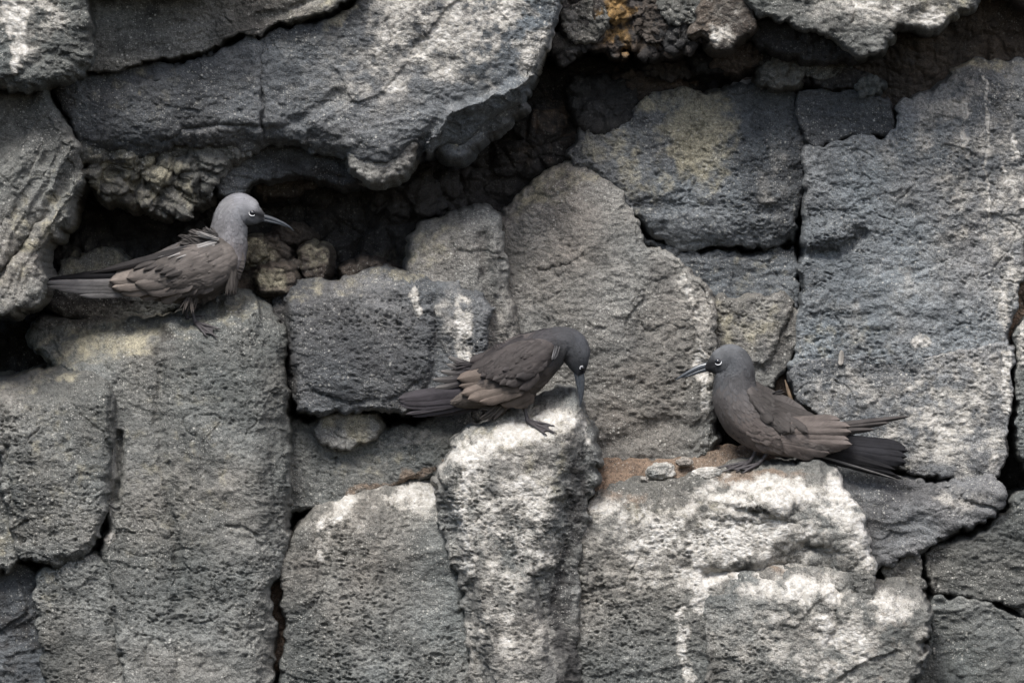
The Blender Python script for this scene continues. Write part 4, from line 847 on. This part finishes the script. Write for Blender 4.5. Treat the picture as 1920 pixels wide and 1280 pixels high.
b.wisps([(395, 448, 366, 440, 2.6, (.085, .074, .069), 60, 9, -2), (375, 455, 345, 450, 2.6, (.08, .07, .065), 60, 9, -2), (405, 442, 388, 432, 2.2, (.10, .09, .086), 40, 6, -1), (410, 450, 372, 438, 1.2, (.26, .245, .235), 14, 3, -9), (438, 508, 432, 546, 2.6, (.07, .06, .054), 80, 7, -2), (360, 556, 350, 576, 2.2, (.085, .07, .06), 40, 11, -2)])
b.bill([(488, 405, 5.4, 5), (508, 410, 4.6, 3.6), (528, 417.5, 3.2, 2.6), (542, 425, 1.8, 1.6), (551, 433, .4, .4)], [(489, 412, 3.4, 4), (508, 415.5, 2.8, 2.6), (525, 420, 1.8, 1.6), (538, 425.5, .5, .5)])
b.eye(473.5, 399.5, 5.0, 40, 200, 1)
b.leg((357, 568), (366, 606), [(408, 616), (404, 630), (386, 628)], None, thigh=17)
b.leg((345, 568), (350, 598), [(385, 594), (378, 600)], 30, thigh=14)

# --- stooping bird on the centre pillar
b = Bird('dark brown seabird stooping with its bill pointed down on the streaked pillar', ['perch_pillar'], (985, 792),
    [(1087, 702, 7, 6), (1086, 692, 14, 11), (1083, 677, 22, 17), (1078, 660, 29.5, 22), (1066, 648, 33, 25), (1046, 648, 36, 29), (1020, 660, 45, 37), (988, 680, 55, 45), (955, 702, 54, 46), (922, 722, 42, 39), (895, 738, 29, 28), (868, 748, 18, 18), (840, 754, 6, 7), (828, 756, 1, 1)],
    [(1095, 640, (.075, .079, .09)), (1105, 665, (.085, .09, .10)), (1070, 625, (.06, .06, .066)), (1075, 660, (.075, .078, .085)), (1092, 697, (.015, .015, .018)), (1082, 692, (.045, .05, .06)), (1055, 670, (.062, .06, .062)), (1030, 630, (.052, .048, .052)), (990, 640, (.055, .048, .05)), (940, 650, (.055, .047, .05)), (1035, 700, (.085, .068, .058)), (1010, 735, (.10, .08, .066)), (980, 755, (.11, .088, .072)), (930, 770, (.10, .082, .07)), (880, 755, (.10, .08, .066)), (905, 725, (.12, .094, .078)), (920, 690, (.06, .05, .05))], 23, [(1092, 692), (1090, 700)])
b.fan([(915, 728), (915, 742)], [(747, 747), (752, 758)], 3, 14, (.046, .040, .047), 26, 22, camber=.18, name='tail_feather', point=.9, step=-.9, surf=True, tipc=(.062, .054, .06))
b.fan([(915, 740), (925, 755)], [(760, 776), (772, 781), (812, 781)], 3, 9, (.042, .037, .042), 24, 24, camber=.18, name='tail_feather', point=1.4, step=1.2, surf=True, tipc=(.06, .052, .058))
b.fan([(905, 690), (895, 708)], [(842, 664), (832, 684), (814, 700), (810, 722)], 5, 6, (.030, .026, .028), 6, 16, name='ruffled_feather', bend=-.10, tipc=(.13, .118, .11), step=-1.0)
b.fan([(975, 692), (980, 708), (985, 722), (1000, 738)], [(854, 710), (860, 728), (868, 742), (884, 752), (936, 757), (955, 758)], 7, 15, (.15, .115, .092), -3, -12, name='flight_feather', step=-.9, surf=2, tipc=(.165, .122, .096))
w = b.wing([(1044, 648), (1035, 678), (1012, 705), (996, 724), (972, 726), (962, 718), (930, 712), (896, 704), (888, 692), (912, 668), (950, 648), (990, 634), (1022, 632)], 9, (.066, .055, .052), ang=-28, edge=15)
b.fan([(985, 660), (1000, 680), (1005, 695)], [(884, 694), (905, 708), (938, 718), (972, 730)], 5, 16, (.066, .055, .052), -4, -12, parent=w, name='covert_feather', step=-.5, surf=2)
b.fan([(1015, 648), (1022, 665)], [(915, 676), (940, 694), (970, 708)], 3, 17, (.060, .051, .050), -4, -13, parent=w, name='covert_feather', step=-.5, surf=2)
b.coverts([(1036, 655), (1028, 680), (1005, 705), (980, 712), (940, 700), (915, 690), (935, 668), (985, 645), (1020, 640)], 150, 30, 8.5, -7, -10.6, parent=w, col=(.064, .054, .051))
b.coverts([(1030, 705), (1010, 735), (985, 752), (950, 762), (960, 745), (995, 735), (1012, 715)], 150, 26, 8, 1.2, -.8, name='flank_feather')
b.coverts([(1030, 622), (1000, 622), (960, 640), (925, 655), (900, 675), (930, 668), (985, 640)], 155, 28, 8, 1.5, -1.8, name='mantle_feather')
b.wisps([(1038, 672, 1043, 652, 1.3, (.16, .155, .16), 14, 4, -8), (940, 762, 912, 776, 3.0, (.09, .075, .064), 40, 11, -1), (890, 684, 852, 688, 2, (.05, .043, .044), 20, 6, 2)])
b.bill([(1088, 694, 7, 6), (1090, 715, 6.4, 5), (1090.5, 735, 4.6, 3.6), (1089, 752, 2.4, 2), (1087, 764, .4, .4)], [(1080, 696, 5, 5), (1083, 715, 3.8, 3.6), (1086, 735, 2.4, 2.2), (1087, 752, .6, .6)])
b.eye(1092, 690, 3.8, 150, 285, 1)
b.leg((984, 766), (989, 790), [(1033, 797), (1038, 810), (1020, 812)], None, thigh=13)
b.leg((940, 778), (940, 792), [(975, 785), (968, 791)], 30, thigh=12)

# --- bird facing left on the right ledge
b = Bird('dark brown seabird facing left with raised wing tip on the whitened block', ['whitened_block'], (1408, 872),
    [(1322, 688, 5, 4), (1329, 687, 11, 9), (1340, 684, 20, 15), (1354, 680, 29.5, 21), (1370, 680, 35.5, 25), (1378, 696, 36, 27), (1377, 718, 39, 31), (1382, 748, 45.5, 40), (1402, 779, 50, 45), (1435, 801, 46.5, 44), (1470, 815, 41, 42), (1505, 826, 32, 34), (1535, 834, 21, 23), (1565, 840, 8, 10), (1580, 842, 1, 1)],
    [(1372, 650, (.115, .12, .13)), (1345, 666, (.135, .14, .15)), (1400, 668, (.08, .082, .088)), (1370, 680, (.085, .09, .1)), (1330, 684, (.014, .014, .016)), (1338, 681, (.03, .03, .034)), (1345, 700, (.08, .084, .092)), (1380, 715, (.088, .085, .088)), (1345, 740, (.085, .076, .074)), (1410, 715, (.07, .067, .07)), (1380, 760, (.10, .088, .084)), (1360, 790, (.075, .062, .056)), (1390, 800, (.15, .12, .107)), (1430, 830, (.165, .132, .117)), (1480, 840, (.16, .13, .116)), (1450, 745, (.07, .062, .06)), (1500, 780, (.08, .068, .062)), (1520, 850, (.14, .118, .106))], 37, [(1346, 679), (1337, 681), (1328, 684)])
b.fan([(1530, 824), (1530, 834)], [(1698, 840), (1706, 850), (1700, 868)], 4, 14, (.030, .029, .034), 38, 30, step=.9, camber=.12, name='tail_feather', surf=True, point=.8)
b.fan([(1520, 838), (1520, 848)], [(1680, 880), (1690, 900)], 3, 10, (.017, .016, .018), 42, 34, step=.9, camber=.15, name='tail_feather', surf=True, point=2.0)
b.fan([(1522, 850), (1524, 851)], [(1688, 901), (1690, 902)], 1, 2.2, (.17, .16, .155), 36, 28, camber=.1, name='pale_edge_feather', surf=True, point=2.4)
b.fan([(1535, 802), (1535, 808)], [(1706, 779), (1668, 790), (1640, 803)], 3, 8, (.075, .064, .06), 12, 14, name='primary_feather', point=2.2, step=-1.2, bend=.025)
b.fan([(1470, 795), (1462, 822), (1470, 838)], [(1582, 785), (1600, 804), (1598, 818), (1590, 834), (1580, 848), (1520, 858)], 8, 13, (.16, .128, .112), -1, -4, name='flight_feather', step=-.7, surf=2, jit=6, tipc=(.175, .14, .123))
w = b.wing([(1397, 732), (1412, 722), (1440, 736), (1470, 752), (1505, 774), (1538, 795), (1525, 806), (1490, 806), (1464, 806), (1440, 796), (1420, 776), (1405, 754)], 9, (.078, .067, .062), ang=35, edge=13)
b.fan([(1445, 760), (1440, 782)], [(1545, 794), (1530, 812), (1476, 810)], 4, 15, (.08, .068, .062), -4, -11, parent=w, name='covert_feather', step=-.5, surf=2)
b.coverts([(1402, 738), (1425, 732), (1465, 755), (1505, 782), (1490, 798), (1450, 795), (1425, 772), (1410, 755)], 36, 30, 8.5, -7, -10.6, parent=w, col=(.076, .066, .061))
b.coverts([(1400, 790), (1420, 800), (1450, 815), (1490, 832), (1490, 848), (1450, 842), (1415, 830), (1395, 810)], 28, 28, 9, 1.2, -.6, name='flank_feather')
b.wisps([ (1448, 738, 1468, 732, 1.2, (.06, .055, .055), 4, 3, 2)])
b.bill([(1331, 684, 6.6, 5), (1312, 689, 6, 4.2), (1292, 698, 4.4, 3.2), (1277, 706, 2.4, 2), (1266, 712, .4, .4)], [(1329, 691, 4.6, 4), (1312, 696, 3.6, 3), (1294, 703, 2.4, 2), (1279, 708, .6, .6)])
b.eye(1346, 678, 5.2, -10, 150, -1)
b.leg((1416, 846), (1407, 866), [(1352, 876), (1362, 882), (1384, 882)], None, thigh=12)
b.leg((1438, 848), (1424, 870), [(1382, 880), (1396, 884)], None, thigh=12)

M_STRAW = plain_mat('straw', (.13, .095, .065), .8, .2, .6)
stalk([(1472, 712, 30, 1.0), (1477, 730, 24, 3.2), (1483, 748, 20, 3.6), (1491, 766, 20, 1.2)], 'brown woody stalk stuck in the joint behind the left facing bird', M_STRAW)
f = feather((1576, 684, 20), (1577, 656, 14), 4.5, (.42, .38, .33), .05, seed=5)
f.build('shed_feather', M_FEATHER, None, 16, label='small pale shed feather stuck to the wall above the left facing bird', cat='feather')
